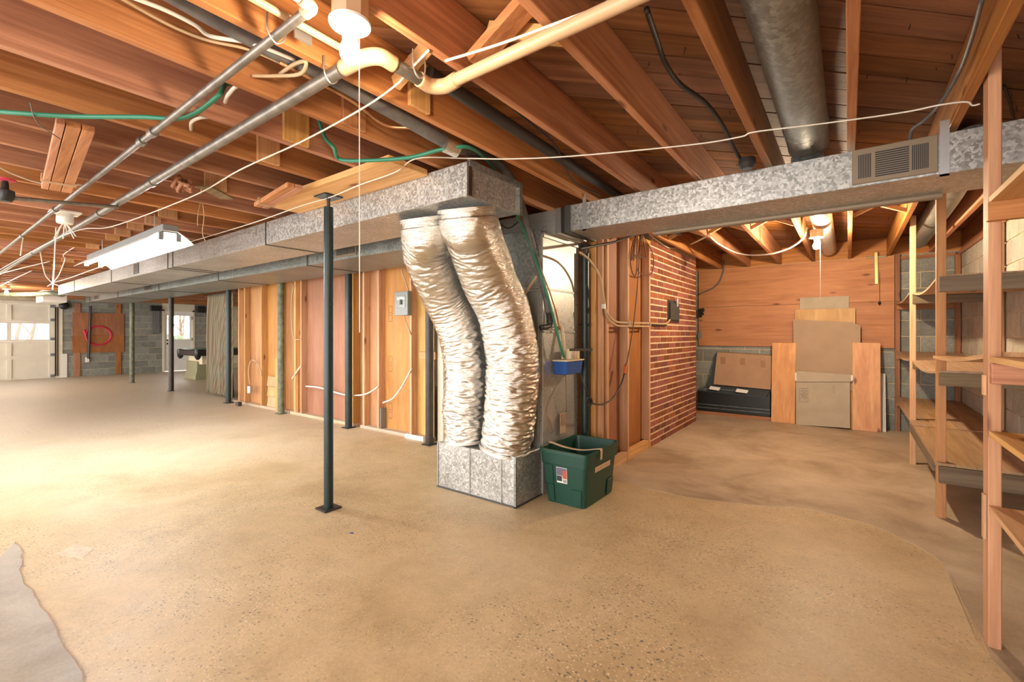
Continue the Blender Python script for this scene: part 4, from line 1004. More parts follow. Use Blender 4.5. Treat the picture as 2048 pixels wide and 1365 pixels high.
# condensate pump
pb0 = Vector((FX1 + 0.012, FY0 + 0.225, 0.865))
pu = thing('condensate_pump', 'blue and ivory condensate pump fixed to the furnace side', 'pump', pb0)
L_, W_, Hh = 0.27, 0.13, 0.105
x0, y0, z0 = FX1 + 0.006, FY0 + 0.135, 0.925
part('tank', ([(x0, y0 + 0.012, z0), (x0 + W_ - 0.012, y0 + 0.012, z0), (x0 + W_ - 0.012, y0 + L_ - 0.012, z0), (x0, y0 + L_ - 0.012, z0), (x0, y0, z0 + Hh), (x0 + W_, y0, z0 + Hh), (x0 + W_, y0 + L_, z0 + Hh), (x0, y0 + L_, z0 + Hh)], BOXF), 'blue', pu, 0.006)
part('lid', gbox((x0, y0 - 0.008, z0 + Hh), (x0 + W_ + 0.008, y0 + L_ + 0.008, z0 + Hh + 0.012)), 'ivory', pu, 0.003)
for yy, dd, hh in ((0.10, 0.055, 0.085), (0.165, 0.04, 0.082), (0.21, 0.04, 0.08)):
    part('motor_housing', gbox((x0 + 0.03, y0 + yy, z0 + Hh + 0.012), (x0 + W_ - 0.02, y0 + yy + dd, z0 + Hh + 0.012 + hh)), 'ivory', pu, 0.005)
wire('pump_cord', [(x0 + 0.05, y0 + 0.12, z0 + 0.002), (x0 + 0.05, y0 + 0.125, 0.75), (x0 + 0.04, y0 + 0.15, 0.64), (x0 + 0.02, y0 + 0.18, 0.60)], 0.004, 'foam', 'thin grey cord hanging below the blue pump', 'cord')
solo('cord_tag', gbox((x0 + 0.015, y0 + 0.09, 0.44), (x0 + 0.02, y0 + 0.17, 0.60)), 'tanbox', 'tan paper tag hanging on the pump cord', 'tag')

# ================================================================== STORAGE TOTE
tt = thing('storage_tote', 'dark green plastic storage tote without lid beside the furnace', 'tote', (-1.66, 3.13, 0))
def rr_loop(cx_, cy_, hx, hy, r, z, n=6):
    out = []
    for (sx_, sy_, a0) in ((1, 1, 0), (-1, 1, 90), (-1, -1, 180), (1, -1, 270)):
        for k in range(n + 1):
            a = math.radians(a0 + 90 * k / n); out.append((cx_ + sx_ * (hx - r) + r * math.cos(a), cy_ + sy_ * (hy - r) + r * math.sin(a), z))
    return out
tcx, tcy = -1.662, 3.135
loops = [rr_loop(tcx, tcy, 0.158, 0.238, 0.035, 0.0), rr_loop(tcx, tcy, 0.182, 0.262, 0.04, 0.29), rr_loop(tcx, tcy, 0.194, 0.274, 0.04, 0.295), rr_loop(tcx, tcy, 0.198, 0.278, 0.04, 0.375),
         rr_loop(tcx, tcy, 0.207, 0.288, 0.045, 0.378), rr_loop(tcx, tcy, 0.207, 0.288, 0.045, 0.398), rr_loop(tcx, tcy, 0.19, 0.271, 0.04, 0.398), rr_loop(tcx, tcy, 0.172, 0.252, 0.04, 0.28), rr_loop(tcx, tcy, 0.15, 0.23, 0.03, 0.012)]
n = len(loops[0]); V = [p for l in loops for p in l]; Fc = []
for i in range(len(loops) - 1):
    for k in range(n): Fc.append((i * n + k, i * n + (k + 1) % n, (i + 1) * n + (k + 1) % n, (i + 1) * n + k))
Fc += [tuple(reversed(range(n))), tuple(range((len(loops) - 1) * n, len(loops) * n))]
part('tub', (V, Fc), 'tote', tt, shade=True)
def tote_pt(face, s, z):   # a point on the tote's sloping sides, s in -1..1
    f = z / 0.29; hx, hy = 0.158 + 0.024 * f, 0.238 + 0.024 * f
    if face == 'front': return Vector((tcx + s * hx, tcy - hy - 0.0015, z))
    return Vector((tcx + hx + 0.0015, tcy + s * hy, z))
def on_tote(face, s0, s1, z0, z1, th=0.001):
    P = [tote_pt(face, s0, z0), tote_pt(face, s1, z0), tote_pt(face, s1, z1), tote_pt(face, s0, z1)]
    return gprism(P, (0, -th, 0) if face == 'front' else (th, 0, 0))
for (s0, s1, z0_, z1_) in ((-0.82, -0.5, 0.012, 0.14), (0.35, 0.85, 0.012, 0.13)): part('foot_rib', on_tote('front', s0, s1, z0_, z1_, 0.008), 'tote', tt, 0.003)
part('foot_rib', on_tote('side', 0.45, 0.85, 0.012, 0.13, 0.008), 'tote', tt, 0.003)
part('side_rib', on_tote('front', -0.9, -0.5, 0.14, 0.285, 0.005), 'tote', tt, 0.002)
lb = part('label_sticker', on_tote('front', -0.34, 0.16, 0.16, 0.275), 'paper', tt)
M['lab_grey'] = plain('label_slate', (0.13, 0.13, 0.19), 0.5); M['lab_red'] = plain('label_red', (0.48, 0.09, 0.06), 0.5); M['lab_dark'] = plain('label_ink', (0.03, 0.04, 0.05), 0.5)
part('label_print', on_tote('front', -0.33, 0.15, 0.215, 0.272, 0.0016), 'lab_grey', lb)
part('label_print', on_tote('front', -0.05, 0.15, 0.195, 0.255, 0.002), 'lab_red', lb)
part('label_print', on_tote('front', -0.33, -0.08, 0.172, 0.212, 0.0018), 'lab_dark', lb)
for i in range(9): part('barcode_bar', on_tote('front', -0.04 + i * 0.021, -0.03 + i * 0.021, 0.165, 0.19, 0.0018), 'lab_dark', lb)
ltap = part('tape_label', on_tote('side', -0.45, 0.55, 0.235, 0.275), 'tape', tt)
rn = random.Random(4)                      # faint handwriting on the tape, too blurred in the photograph to read: strokes only
for i in range(11):
    c0 = -0.36 + i * 0.075 + (0.03 if i > 5 else 0); lean_ = rn.uniform(-0.012, 0.012); w_ = 0.010
    P = [tote_pt('side', c0, 0.246), tote_pt('side', c0 + w_, 0.246), tote_pt('side', c0 + w_ + lean_, 0.246 + rn.uniform(0.008, 0.02)), tote_pt('side', c0 + lean_, 0.262)]
    part('pen_stroke', gprism([p + Vector((0.001, 0, 0)) for p in P], (0.0006, 0, 0)), 'pen', ltap)
stp_ = [(tcx - 0.215, tcy - 0.12, 0.34), (tcx - 0.212, tcy - 0.12, 0.40), (tcx - 0.19, tcy - 0.115, 0.405), (tcx - 0.08, tcy - 0.11, 0.385), (tcx + 0.06, tcy - 0.1, 0.38), (tcx + 0.19, tcy - 0.085, 0.405), (tcx + 0.213, tcy - 0.08, 0.40), (tcx + 0.212, tcy - 0.08, 0.33)]
sp_ = smooth(stp_, 5); V = []; Fc = []
for i, p in enumerate(sp_):
    V += [p + Vector((0, -0.016, 0)), p + Vector((0, 0.016, 0.0)), p + Vector((0.001, 0.016, 0.003)), p + Vector((0.001, -0.016, 0.003))]
for i in range(len(sp_) - 1):
    for k in range(4): Fc.append((i * 4 + k, i * 4 + (k + 1) % 4, i * 4 + 4 + (k + 1) % 4, i * 4 + 4 + k))
Fc += [(3, 2, 1, 0), tuple(range(len(V) - 4, len(V)))]
solo('tape_band', (V, Fc), 'tape', 'strip of masking tape stretched across the open green tote', 'tape')

# ================================================================== STORAGE SHELVES
sh = thing('storage_shelf', 'rough wooden storage shelving along the pale block wall', 'shelf', (0.78, 4.5, 0), None)
def shpost(x, y, z1, mt='stud_z', w_=0.038, d_=0.089, z0=0.0): part('post', gbox((x - w_ / 2, y, z0), (x + w_ / 2, y + d_, z1)), mt, sh, 0.003)
shpost(0.466, 2.58, JT - 0.08, 'orange_z'); shpost(0.505, 4.20, 2.245, 'orange_z', 0.05, 0.045); shpost(0.497, 5.78, JT - 0.12, 'pale_z', 0.045, 0.045); shpost(0.505, YB - 0.06, JB, 'joist_z', 0.05, 0.04)
shpost(1.05, 5.62, 2.2, 'stud_z', 0.04, 0.05); shpost(1.05, YB - 0.16, 2.2, 'joist_z', 0.05, 0.05); shpost(1.05, 3.0, 2.2, 'stud_z', 0.04, 0.05); shpost(0.466, 1.1, JT - 0.08)
def rail(y, z0, z1, mt='grey_x', x0=0.49, x1=XR - 0.012, t_=0.038): part('rail', gbox((x0, y - t_, z0), (x1, y, z1)), mt, sh, 0.003)
for y, lev in ((4.20, ((1.53, 1.632), (0.90, 0.99), (0.245, 0.36))), (5.78, ((1.535, 1.63), (0.915, 0.985))), (YB - 0.062, ((1.56, 1.65), (0.93, 1.01), (0.33, 0.42)))):
    for a_, b_ in lev: rail(y, a_, b_, 'grey_x' if y < 7 else 'joist_x')
rail(2.58, 1.69, 1.765, 'joist_x', 0.44); rail(2.58, 1.05, 1.13, 'joist_x', 0.45)
part('ledger', gbox((0.535, YB - 0.035, 2.2), (XR - 0.04, YB - 0.010, 2.245)), 'joist_x', sh, 0.002)
part('ledger', gbox((XR - 0.03, 3.0, 2.2), (XR - 0.010, YB - 0.04, 2.245)), 'joist_y', sh, 0.002)
def board(y0, y1, za, zb_, x0=0.50, x1=XR - 0.015, th=0.014, mt='shelf_ply', sag=0.0, tw=0.0):
    n_ = 8; V = []; Fc = []
    for i in range(n_ + 1):
        t_ = i / n_; y = y0 + (y1 - y0) * t_; z = za + (zb_ - za) * t_ - sag * math.sin(math.pi * t_)
        V += [(x0, y, z + tw * math.sin(math.pi * t_)), (x1, y, z), (x1, y, z + th), (x0, y, z + th + tw * math.sin(math.pi * t_))]
    for i in range(n_):
        for k in range(4): Fc.append((i * 4 + k, i * 4 + (k + 1) % 4, i * 4 + 4 + (k + 1) % 4, i * 4 + 4 + k))
    Fc += [(3, 2, 1, 0), tuple(range(len(V) - 4, len(V)))]
    return part('shelf_board', (V, Fc), mt, sh)
board(5.80, YB - 0.07, 1.632, 1.652, 0.47, sag=0.05); board(4.22, 5.9, 1.634, 1.645, 0.49, sag=0.06)
board(5.80, YB - 0.07, 0.987, 1.012, 0.47, sag=0.03); board(4.1, 5.86, 0.992, 0.988, 0.49, sag=0.05); board(2.6, 4.19, 1.155, 1.08, 0.462, th=0.02, sag=0.02, mt='pale_y')
for i in range(6):
    xa = 0.47 + i * 0.101; board(5.45, YB - 0.07, 0.405, 0.422, xa, min(xa + 0.099, XR - 0.012), 0.018); board(4.17, 5.44, 0.362, 0.40, xa, min(xa + 0.099, XR - 0.012), 0.018)
part('wavy_edge', gbeam((0.475, 5.72, 0.36), (0.475, 4.25, 0.34), 0.016, 0.075), 'grey_y', sh)
for (z, th_, mt) in ((1.765, 0.022, 'pale_y'), (1.135, 0.022, 'pale_y'), (0.84, 0.022, 'pale_y'), (0.545, 0.022, 'pale_y')): board(1.05, 2.57, z, z, 0.447, XR - 0.02, th_, mt)
for z0_, z1_ in ((1.0, 1.08), (0.42, 0.60)): part('cleat', gbox((0.436, 2.60, z0_), (0.446, 2.63, z1_)), 'pale_z', sh, 0.001)

# ================================================================== BACK WALL PLYWOOD AND LEANING BOARDS
PLY = YB - 0.03
xa, xb = -1.93, 0.475
zj = gy(1750, 604, PLY).z
p_lo = gy(1500, 693, PLY).z
solo('plywood_sheet', gbox((xa, PLY - 0.012, p_lo), (xb, PLY, zj - 0.002)), 'ply_x', 'lower orange plywood sheet nailed on the back block wall', 'plywood')
solo('plywood_sheet', gbox((xa, PLY - 0.012, zj + 0.002), (xb, PLY, JB - 0.01)), 'ply_x', 'upper orange plywood sheet under the joists on the back wall', 'plywood')
def lean(name, px0, px1, pyt, pyb, yb_, yt, mt, label, cat, th=0.02, bevel=0.002, zbase=None, cut=None):
    yb_ = yb_; a0_, b0_ = gy(px0, pyb, yb_).x, gy(px1, pyb, yb_).x
    zt = gy((px0 + px1) / 2, pyt, yt).z; z0_ = 0.003 if zbase is None else zbase
    return solo(name, ([(a0_, yb_, z0_), (b0_, yb_, z0_), (b0_, yb_ + th, z0_), (a0_, yb_ + th, z0_), (a0_, yt, zt), (b0_, yt, zt), (b0_, yt + th, zt), (a0_, yt + th, zt)], BOXF), mt, label, cat, bevel=bevel)
lean('grey_panel', 1598, 1698, 594, 848, 7.49, 7.625, 'card_grey', 'tall grey board leaning rearmost against the orange plywood', 'board', 0.008)
lean('plywood_offcut', 1588, 1711, 618, 850, 7.46, 7.595, 'ply_pale', 'striped plywood offcut leaning behind the tan hardboard', 'board', 0.012)
# tan hardboard with clipped corner
yb_, yt = 7.42, 7.57
def hp(px_, py_):
    y = yt
    for _ in range(4):
        q = gy(px_, py_, y); y = yb_ + (yt - yb_) * max(0, min(1.05, q.z / 1.5))
    return gy(px_, py_, y)
solo('hardboard_sheet', gprism([hp(*q) for q in ((1589, 780), (1706, 782), (1706, 686), (1721, 686), (1721, 652), (1704, 645), (1586, 639))], (0, 0.006, 0)), 'card_tan', 'tan hardboard sheet with a clipped corner leaning over the grey panel', 'board')
gp = thing('cardboard_panel', 'pale grey cardboard panel with printed stamp standing lowest in front', 'panel', Vector((gz(1645, 855).x, 7.36, 0)))
y0_ = 7.35
def gpp(px_, py_): return gy(px_, py_, y0_ + (0.10) * max(0, min(1, (856 - py_) / 114)))
part('sheet', gprism([gpp(*q) for q in ((1592, 850), (1700, 857), (1700, 765), (1592, 765))], (0, 0.006, 0)), 'card_grey', gp)
part('flap', gprism([gpp(*q) for q in ((1592, 764), (1703, 764), (1703, 750), (1592, 742))], (0, 0.006, 0)), 'card_grey', gp)
part('edge_tape', gprism([gpp(*q) for q in ((1702, 762), (1706, 762), (1706, 751), (1702, 751))], (0, -0.003, 0)), 'paper', gp)
part('edge_tape', gprism([gpp(*q) for q in ((1590, 762), (1593, 762), (1593, 746), (1590, 746))], (0, -0.003, 0)), 'paper', gp)
stampm = plain('stamp_ink', (0.20, 0.18, 0.15), 0.8); M['stamp'] = stampm
def ink(a0, b0, a1, b1):
    return gprism([gpp(a0, b1) + Vector((0, -0.002, 0)), gpp(a1, b1) + Vector((0, -0.002, 0)), gpp(a1, b0) + Vector((0, -0.002, 0)), gpp(a0, b0) + Vector((0, -0.002, 0))], (0, -0.001, 0))
part('stamp', gmerge(ink(1599, 777, 1616, 777.8), ink(1599.6, 804, 1616, 804.8), ink(1599, 777.8, 1599.7, 804), ink(1615.5, 777.8, 1616.2, 804),
                     *[ink(1601.5 + c_ * 2.7, y_, 1603.2 + c_ * 2.7, y_ + 1.6) for c_ in range(5) for y_ in [780 + 2.4 * r_ + 0.5 * (c_ % 2) for r_ in range(8)] if (c_ * 7 + int(y_)) % 4]), 'stamp', gp)
part('stamp', gmerge(*[ink(1665 + (i_ % 3) * 1.8, 772 + i_ * 1.8, 1666.5 + (i_ % 3) * 1.8, 773.2 + i_ * 1.8) for i_ in range(9)]), 'stamp', gp)
lean('pine_board', 1542, 1590, 686, 846, 7.38, 7.515, 'board_z', 'wide pine board leaning beside the black cabinet', 'board', 0.02)
lean('pine_board', 1705, 1762, 686, 858, 7.38, 7.515, 'board_z', 'knotty pine board leaning beside the storage shelves', 'board', 0.02)
for i in range(3): lean('white_strip', 1763 + i * 3.2, 1765.6 + i * 3.2, 748, 848, 7.46, 7.60, 'paper', 'narrow white trim strip leaning beside the knotty pine board', 'strip', 0.02, 0.001)
for o in COL.objects:
    if o.name.startswith('white_strip'): o['group'] = 'white strips at the pine board'
# black low cabinet with a cardboard box propped on it
x0_, x1_ = gy(1396, 800, 7.5).x, gy(1541, 800, 7.5).x
zc = gy(1450, 778, 7.5).z
solo('sill_plate', gbox((x0_ - 0.1, 7.46, 0.0), (x1_ + 0.02, 7.64, 0.05)), 'joist_x', 'flat lumber lying on the floor in front of the black cabinet', 'lumber', bevel=0.002)
cbn = thing('black_cabinet', 'low black cabinet lying against the back wall below the plywood', 'cabinet', ((x0_ + x1_) / 2, 7.55, 0.05))
part('body', gbox((x0_, 7.475, 0.052), (x1_, 7.66, zc - 0.03)), 'consoleblack', cbn, 0.006)
part('top_slab', gbox((x0_ + 0.02, 7.455, zc - 0.055), (x1_ - 0.28, 7.66, zc - 0.005)), 'console_edge', cbn, 0.004)
part('top_slab', gbox((x1_ - 0.27, 7.46, zc - 0.06), (x1_, 7.66, zc - 0.02)), 'consoleblack', cbn, 0.004)
for z in (0.10, 0.15): part('rail_trim', gbox((x0_, 7.46, z), (x1_, 7.475, z + 0.012)), 'console_edge', cbn)
bxm = thing('flat_carton', 'brown cardboard carton leaning on the black cabinet', 'carton', ((x0_ + x1_) / 2, 7.5, zc))
def bp(px_, py_, dy=0.0):
    t_ = (791 - py_) / 85.0; return gy(px_, py_, 7.46 + 0.15 * max(0, min(1, t_)) + dy)
face = [bp(1427, 769), bp(1541, 780), bp(1546, 712), bp(1434, 705)]
part('carton_front', gprism(face, (0, 0.05, 0.012)), 'card', bxm, 0.002)
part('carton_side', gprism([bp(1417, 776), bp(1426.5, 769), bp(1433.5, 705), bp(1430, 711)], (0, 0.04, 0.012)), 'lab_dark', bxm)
for px_, py_ in ((1441, 720), (1480, 722), (1521, 727)):
    part('packing_tape', gprism([bp(px_, py_ + 8, -0.002), bp(px_ + 10, py_ + 9, -0.002), bp(px_ + 10, py_ - 5, -0.002), bp(px_, py_ - 6, -0.002)], (0, -0.001, 0)), 'tape_brown', bxm)
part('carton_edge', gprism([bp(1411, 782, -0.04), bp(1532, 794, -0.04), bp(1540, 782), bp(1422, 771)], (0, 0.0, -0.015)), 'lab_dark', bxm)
for a_, b_ in ((1418, 1438), (1471, 1494)):
    part('printed_panel', gprism([gy(a_, 779 + (a_ - 1418) * 0.1, 7.40), gy(b_, 780 + (b_ - 1418) * 0.1, 7.40), gy(b_ + 3, 774 + (b_ - 1418) * 0.1, 7.415), gy(a_ + 3, 773 + (a_ - 1418) * 0.1, 7.415)], (0, -0.004, 0.004)), 'paper', bxm)
# things hanging on the plywood
vt = thing('wall_bracket', 'old metal hanger with a long tongue hanging at the plywood top', 'bracket', gy(1752, 510, PLY - 0.02))
part('bracket_plate', gbox((gy(1733, 515, PLY).x, PLY - 0.03, gy(1750, 517, PLY).z), (gy(1773, 515, PLY).x, PLY - 0.013, JB)), 'khaki', vt, 0.003)
part('tongue', gbeam(gy(1752, 505, PLY - 0.035), gy(1753, 568, PLY - 0.03), 0.035, 0.012, (0, 1, 0)), 'brass', vt, 0.002)
solo('plumb_bob', gmerge(gcyl(gy(1759, 545, PLY - 0.03), gy(1759, 603, PLY - 0.03), 0.002, 5), glathe(gy(1759, 607, PLY - 0.03), [(0.002, -0.03), (0.018, 0.0), (0.012, 0.02), (0.003, 0.03)], 10)), 'blackmetal', 'small dark plumb bob hanging on a string before the plywood', 'plumb bob')
solo('wall_gadget', gmerge(gbox(gy(1397, 635, PLY - 0.06), gy(1404, 618, PLY - 0.014)), gcyl(gy(1402, 622, PLY - 0.05), gy(1408, 619, PLY - 0.05), 0.03, 10), gcyl(gy(1403, 629, PLY - 0.05), gy(1407, 627, PLY - 0.05), 0.025, 10)), 'blackmetal', 'black metal gadget hooked on the plywood edge by the bricks', 'hook')
solo('paper_note', gprism([gy(1396, 678, PLY - 0.03), gy(1404, 676, PLY - 0.03), gy(1401, 662, PLY - 0.03), gy(1396, 668, PLY - 0.03)], (0, 0.004, 0)), 'greybox', 'small grey card stuck on the plywood beside the bricks', 'card')

# ================================================================== CURTAIN, POOL TABLE AND FAR WALL ITEMS
ca, cb = gz(412, 789), gz(467, 802)
n = 220; rows = 26; V = []; arc = []; Fc = []
ztop = 2.04
cd = Vector((cb.x - ca.x, cb.y - ca.y, 0)); cn = Vector((-cd.y, cd.x, 0)).normalized()
for r in range(rows + 1):
    zf = r / rows; z = 0.05 + (ztop - 0.05) * zf; ac = 0; prev = None
    for i in range(n + 1):
        t_ = i / n; am = 0.055 * (1 - 0.45 * zf)
        f = math.sin(t_ * 62 + 1.2 * math.sin(zf * 2.1) + noise.noise(Vector((t_ * 5, zf * 0.8, 2))) * 3) * am * (0.6 + 0.5 * noise.noise(Vector((t_ * 9, zf * 1.5, 0))))
        if zf < 0.5: f += 0.006
        p = Vector((ca.x, ca.y, 0)) + cd * (t_ * (0.90 + 0.10 * (1 - zf)) + 0.05 * zf) + cn * f; p.z = z
        if prev is not None: ac += (p - prev).length
        prev = p; V.append(p); arc.append(ac)
for r in range(rows):
    for i in range(n): a_ = r * (n + 1) + i; Fc.append((a_, a_ + 1, a_ + n + 2, a_ + n + 1))
cur = solo('curtain', (V, Fc), 'curtain', 'tan and green striped cloth curtain hanging beside the partition', 'curtain', shade='all')
at = cur.data.attributes.new('arc', 'FLOAT', 'POINT'); at.data.foreach_set('value', arc)
mod = cur.modifiers.new('thickness', 'SOLIDIFY'); mod.thickness = 0.003
solo('curtain_rod', gcyl((ca.x - 0.1, ca.y, 2.04), (cb.x + 0.1, cb.y, 2.04), 0.012, 8), 'blackmetal', 'dark rod holding the striped curtain', 'rod', shade=True)

pt0 = gz(373, 757)
pt = thing('pool_table', 'khaki pool table with dark rails half hidden by the curtain', 'pool table', (pt0.x, pt0.y, 0))
tx0, ty0 = pt0.x - 0.2, pt0.y - 0.15
TL, TWd = 1.35, 2.4
part('rail', gbox((tx0, ty0, 0.66), (tx0 + TL, ty0 + TWd, 0.83)), 'poolrail', pt, 0.03)
part('cloth', gbox((tx0 + 0.13, ty0 + 0.13, 0.825), (tx0 + TL - 0.13, ty0 + TWd - 0.13, 0.836)), 'hose', pt)
part('apron', gbox((tx0 + 0.2, ty0 + 0.2, 0.42), (tx0 + TL - 0.2, ty0 + TWd - 0.2, 0.66)), 'ivory', pt, 0.01)
for (lx, ly) in ((tx0 + 0.2, ty0 + 0.15), (tx0 + 0.2, ty0 + TWd - 0.55)):
    V = []
    for (z, e) in ((0.0, 0.06), (0.12, 0.05), (0.25, 0.0), (0.5, 0.0)): V += [(lx - e, ly - e, z), (lx + TL - 0.6 + e, ly - e, z), (lx + TL - 0.6 + e, ly + 0.4 + e, z), (lx - e, ly + 0.4 + e, z)]
    Fc = [(0, 3, 2, 1), (12, 13, 14, 15)] + [(i * 4 + k, i * 4 + (k + 1) % 4, i * 4 + 4 + (k + 1) % 4, i * 4 + 4 + k) for i in range(3) for k in range(4)]
    part('leg', (V, Fc), 'khaki', pt, 0.008)
for (cx_, cy_) in ((tx0 + 0.05, ty0 + 0.05), (tx0 + TL - 0.05, ty0 + 0.05), (tx0 + 0.05, ty0 + TWd / 2)):
    part('pocket', glathe((cx_, cy_, 0.56), [(0.03, 0), (0.07, 0.06), (0.085, 0.20), (0.07, 0.28)], 12), 'blackmetal', pt, shade=True)

XW = XL + 0.045
q0, q1 = gx(144.5, 707, XW), gx(248, 628, XW)
cbd = thing('plywood_board', 'red brown plywood board with a painted red circle on the far wall', 'board', ((q0 + q1) / 2))
ncl = 3; zz_ = [q0.z, gx(200, 693.5, XW).z, gx(200, 671.5, XW).z, q1.z]
for i in range(3): part('plank', gbox((XW, q0.y, zz_[i] + 0.004), (XW + 0.012, q1.y, zz_[i + 1] - 0.002)), 'ply_red', cbd)
for px_ in (154.5, 237): 
    y_ = gx(px_, 700, XW).y; part('batten', gbox((XL + 0.010, y_ - 0.07, 0.01), (XW - 0.001, y_ + 0.07, gx(px_, 607, XW).z)), 'joist_z', cbd, 0.003)
cc = [gx(169 + 0, 662, XW)]
ring = []
for k in range(40):
    a = math.radians(180 - k * 9); ring.append(gx(197 + 25.5 * math.cos(a), 671.5 - 18.5 * math.sin(a), XW + 0.0135))
ring = [gx(168, 660, XW + 0.0135)] + ring + [ring[0]]
part('painted_circle', gtube(ring, 0.028, 6), 'red', cbd)
for v in cbd.children[-1].data.vertices: v.co.x *= 0.06
solo('white_board', gbox((XL + 0.02, gx(121, 700, XL).y, 0.002), (XL + 0.04, gx(134, 700, XL).y, gx(128, 708, XL).z)), 'paper', 'short white board standing beside the garage door jamb', 'board', bevel=0.004)
# tool rack with dangling cords by the glazed door
k0_, k1_ = gx(300, 612, XW), gx(321, 623, XW)
rk = thing('cord_rack', 'dark rack of hanging black cords beside the glazed door', 'rack', ((k0_ + k1_) / 2))
part('rack_bar', gbox((XL + 0.010, k0_.y, k1_.z), (XL + 0.12, k1_.y, k0_.z)), 'blackmetal', rk, 0.01)
for i in range(8):
    y_ = k0_.y + 0.06 + i * (k1_.y - k0_.y - 0.1) / 7
    part('cord', gcyl((XL + 0.05, y_, k1_.z + 0.02), (XL + 0.05, y_ + 0.01, gx(310, 668, XW).z + 0.03 * (i % 3)), 0.016, 6), 'foam', rk)
q = gx(398, 616, XW)
solo('wall_speaker', gbox((XL + 0.010, gx(391, 612, XL).y, gx(395, 626, XL).z), (XL + 0.15, gx(408, 612, XL).y, gx(395, 613, XL).z)), 'blackmetal', 'black box on the block wall over the pool table', 'box', bevel=0.01)
solo('conduit', gcyl(gx(181, 612, XW + 0.08), gx(177, 718, XW + 0.08), 0.03, 8), 'blackmetal', 'dark conduit hanging in front of the red circled board', 'conduit', shade=True)
solo('conduit_box', gbox(gx(171, 725, XW) + Vector((-0.03, 0, 0)), gx(178, 715, XW) + Vector((0.05, 0, 0))), 'paper', 'white box at the foot of the dark conduit', 'box', bevel=0.005)
solo('wall_gauge', glathe(gx(127, 612, XW), [(0.02, 0), (0.11, 0.01), (0.11, 0.08), (0.05, 0.12)], 12, 'x'), 'blackmetal', 'dark round fitting on the wall above the garage jamb', 'fitting', shade=True)
# soil pipe and duct end at the far side
solo('soil_pipe', gtube(smooth([(-16.5, 0.3, 2.13), (-14.5, TAy0 - 0.3, 2.12), (-13.35, TAy0 - 0.06, 2.10), (-13.15, TAy0 + 0.1, 2.08), (-13.12, TAy0 + 0.1, 2.24)], 6), 0.05, 12), 'olive_paint', 'olive soil pipe crossing to the far end of the trunk duct', 'pipe', shade='all')
solo('vent_box', gbox((-15.8, 2.0, 2.0), (-14.9, 2.4, JB)), 'paper', 'white box duct hanging near the garage door', 'duct', bevel=0.004)

# ================================================================== LOOSE CABLES UNDER THE CEILING
ZC = 2.245
def cw(pts, r, mat, label, z=ZC, name='ceiling_cable'):
    return wire(name, [gz(p_[0], p_[1], p_[2] if len(p_) > 2 else z) for p_ in pts], r, mat, label)
wire('white_line', [gz(-10, 545, 2.16), gz(130, 470, 2.2), gz(225, 453, 2.22), gz(380, 395, 2.24), gz(480, 340, 2.235), gz(600, 285, 2.235), gz(720, 220, 2.235), gz(790, 172, 2.24), gz(815, 145, 2.25), gz(858, 100, 2.262)], 0.0045, 'white_wire', 'long white line rising past the pull string to the bulb joist', 'cable')
wire('white_line', [gz(360, 490, 2.2), gz(500, 448, 2.2), gz(600, 413, 2.22), gz(660, 395, 2.215), gz(720, 370, 2.215), gz(790, 345, 2.225), gz(835, 317, 2.255), gz(935, 317, 2.255), gz(1020, 318, 2.24), gz(1150, 312, 2.24), gz(1380, 290, 2.25), gz(1480, 274, 2.255), gz(1510, 264, 2.262), gz(1640, 248, 2.26), gz(1800, 226, 2.262), gz(1880, 210, 2.265), gz(1932, 204, 2.262), gz(1945, 211, 2.25), gz(1960, 208, 2.25)], 0.004, 'white_wire', 'thin white wire running from the green post to the shelf post', 'cable')
wire('white_line', [gz(893, 121, 2.255), gz(900, 119, 2.25), gz(1000, 88, 2.25), gz(1120, 44, 2.25), gz(1265, -10, 2.25)], 0.005, 'white_wire', 'white rod above the beige drain pipe', 'rod')
cw([(265, -5, 2.36), (330, 20, 2.36), (390, 50, 2.35), (420, 72, 2.34), (480, 82, 2.34), (510, 88, 2.33), (590, 120, 2.32)], 0.008, 'white_wire', 'thick cream cable snaking between the first joists')
cw([(240, -5, 2.36), (300, 30, 2.36), (360, 60, 2.35), (420, 82, 2.34), (500, 100, 2.34), (580, 135, 2.33)], 0.006, 'tan_wire', 'thin tan cable beside the thick cream one')
cw([(505, 152, 2.32), (550, 152, 2.30), (600, 148, 2.26), (612, 124, 2.27), (590, 128, 2.29), (560, 148, 2.31)], 0.0075, 'tan_wire', 'tan cable loop poking out below the joist')
cw([(450, 205, 2.33), (455, 192, 2.30), (470, 175, 2.29), (482, 172, 2.3)], 0.008, 'white_wire', 'short grey cable stub between joists near the thick pipe')
cw([(382, 260, 2.33), (383, 245, 2.3), (400, 236, 2.29), (425, 234, 2.3)], 0.008, 'white_wire', 'short pale cable stub above the green hose')
wire('white_line', [gz(-10, 330, 2.2), gz(30, 350, 2.2), gz(90, 368, 2.2), gz(165, 370, 2.22)], 0.005, 'white_wire', 'white cable sagging to the hung board bundle', 'cable')
wire('string', [gz(60, 205, 2.24), gz(75, 245, 2.2), gz(120, 278, 2.2)], 0.0025, 'foam', 'thin grey string near the green hose', 'string')
hpn = Vector(ray(113, 400)) * 5.2
yk = 0.62
def sp3(px_, py_, D): v = ray(px_, py_); return Vector((v[0] * D, v[1] * D, CH + v[2] * D))
wire('drop_cord', [sp3(115, 378, 4.4), sp3(113, 440, 4.45), sp3(110, 500, 4.5), sp3(106, 560, 4.5), sp3(105, 580, 4.5)], 0.006, 'white_wire', 'white cord hanging straight down from the board bundle', 'cord')
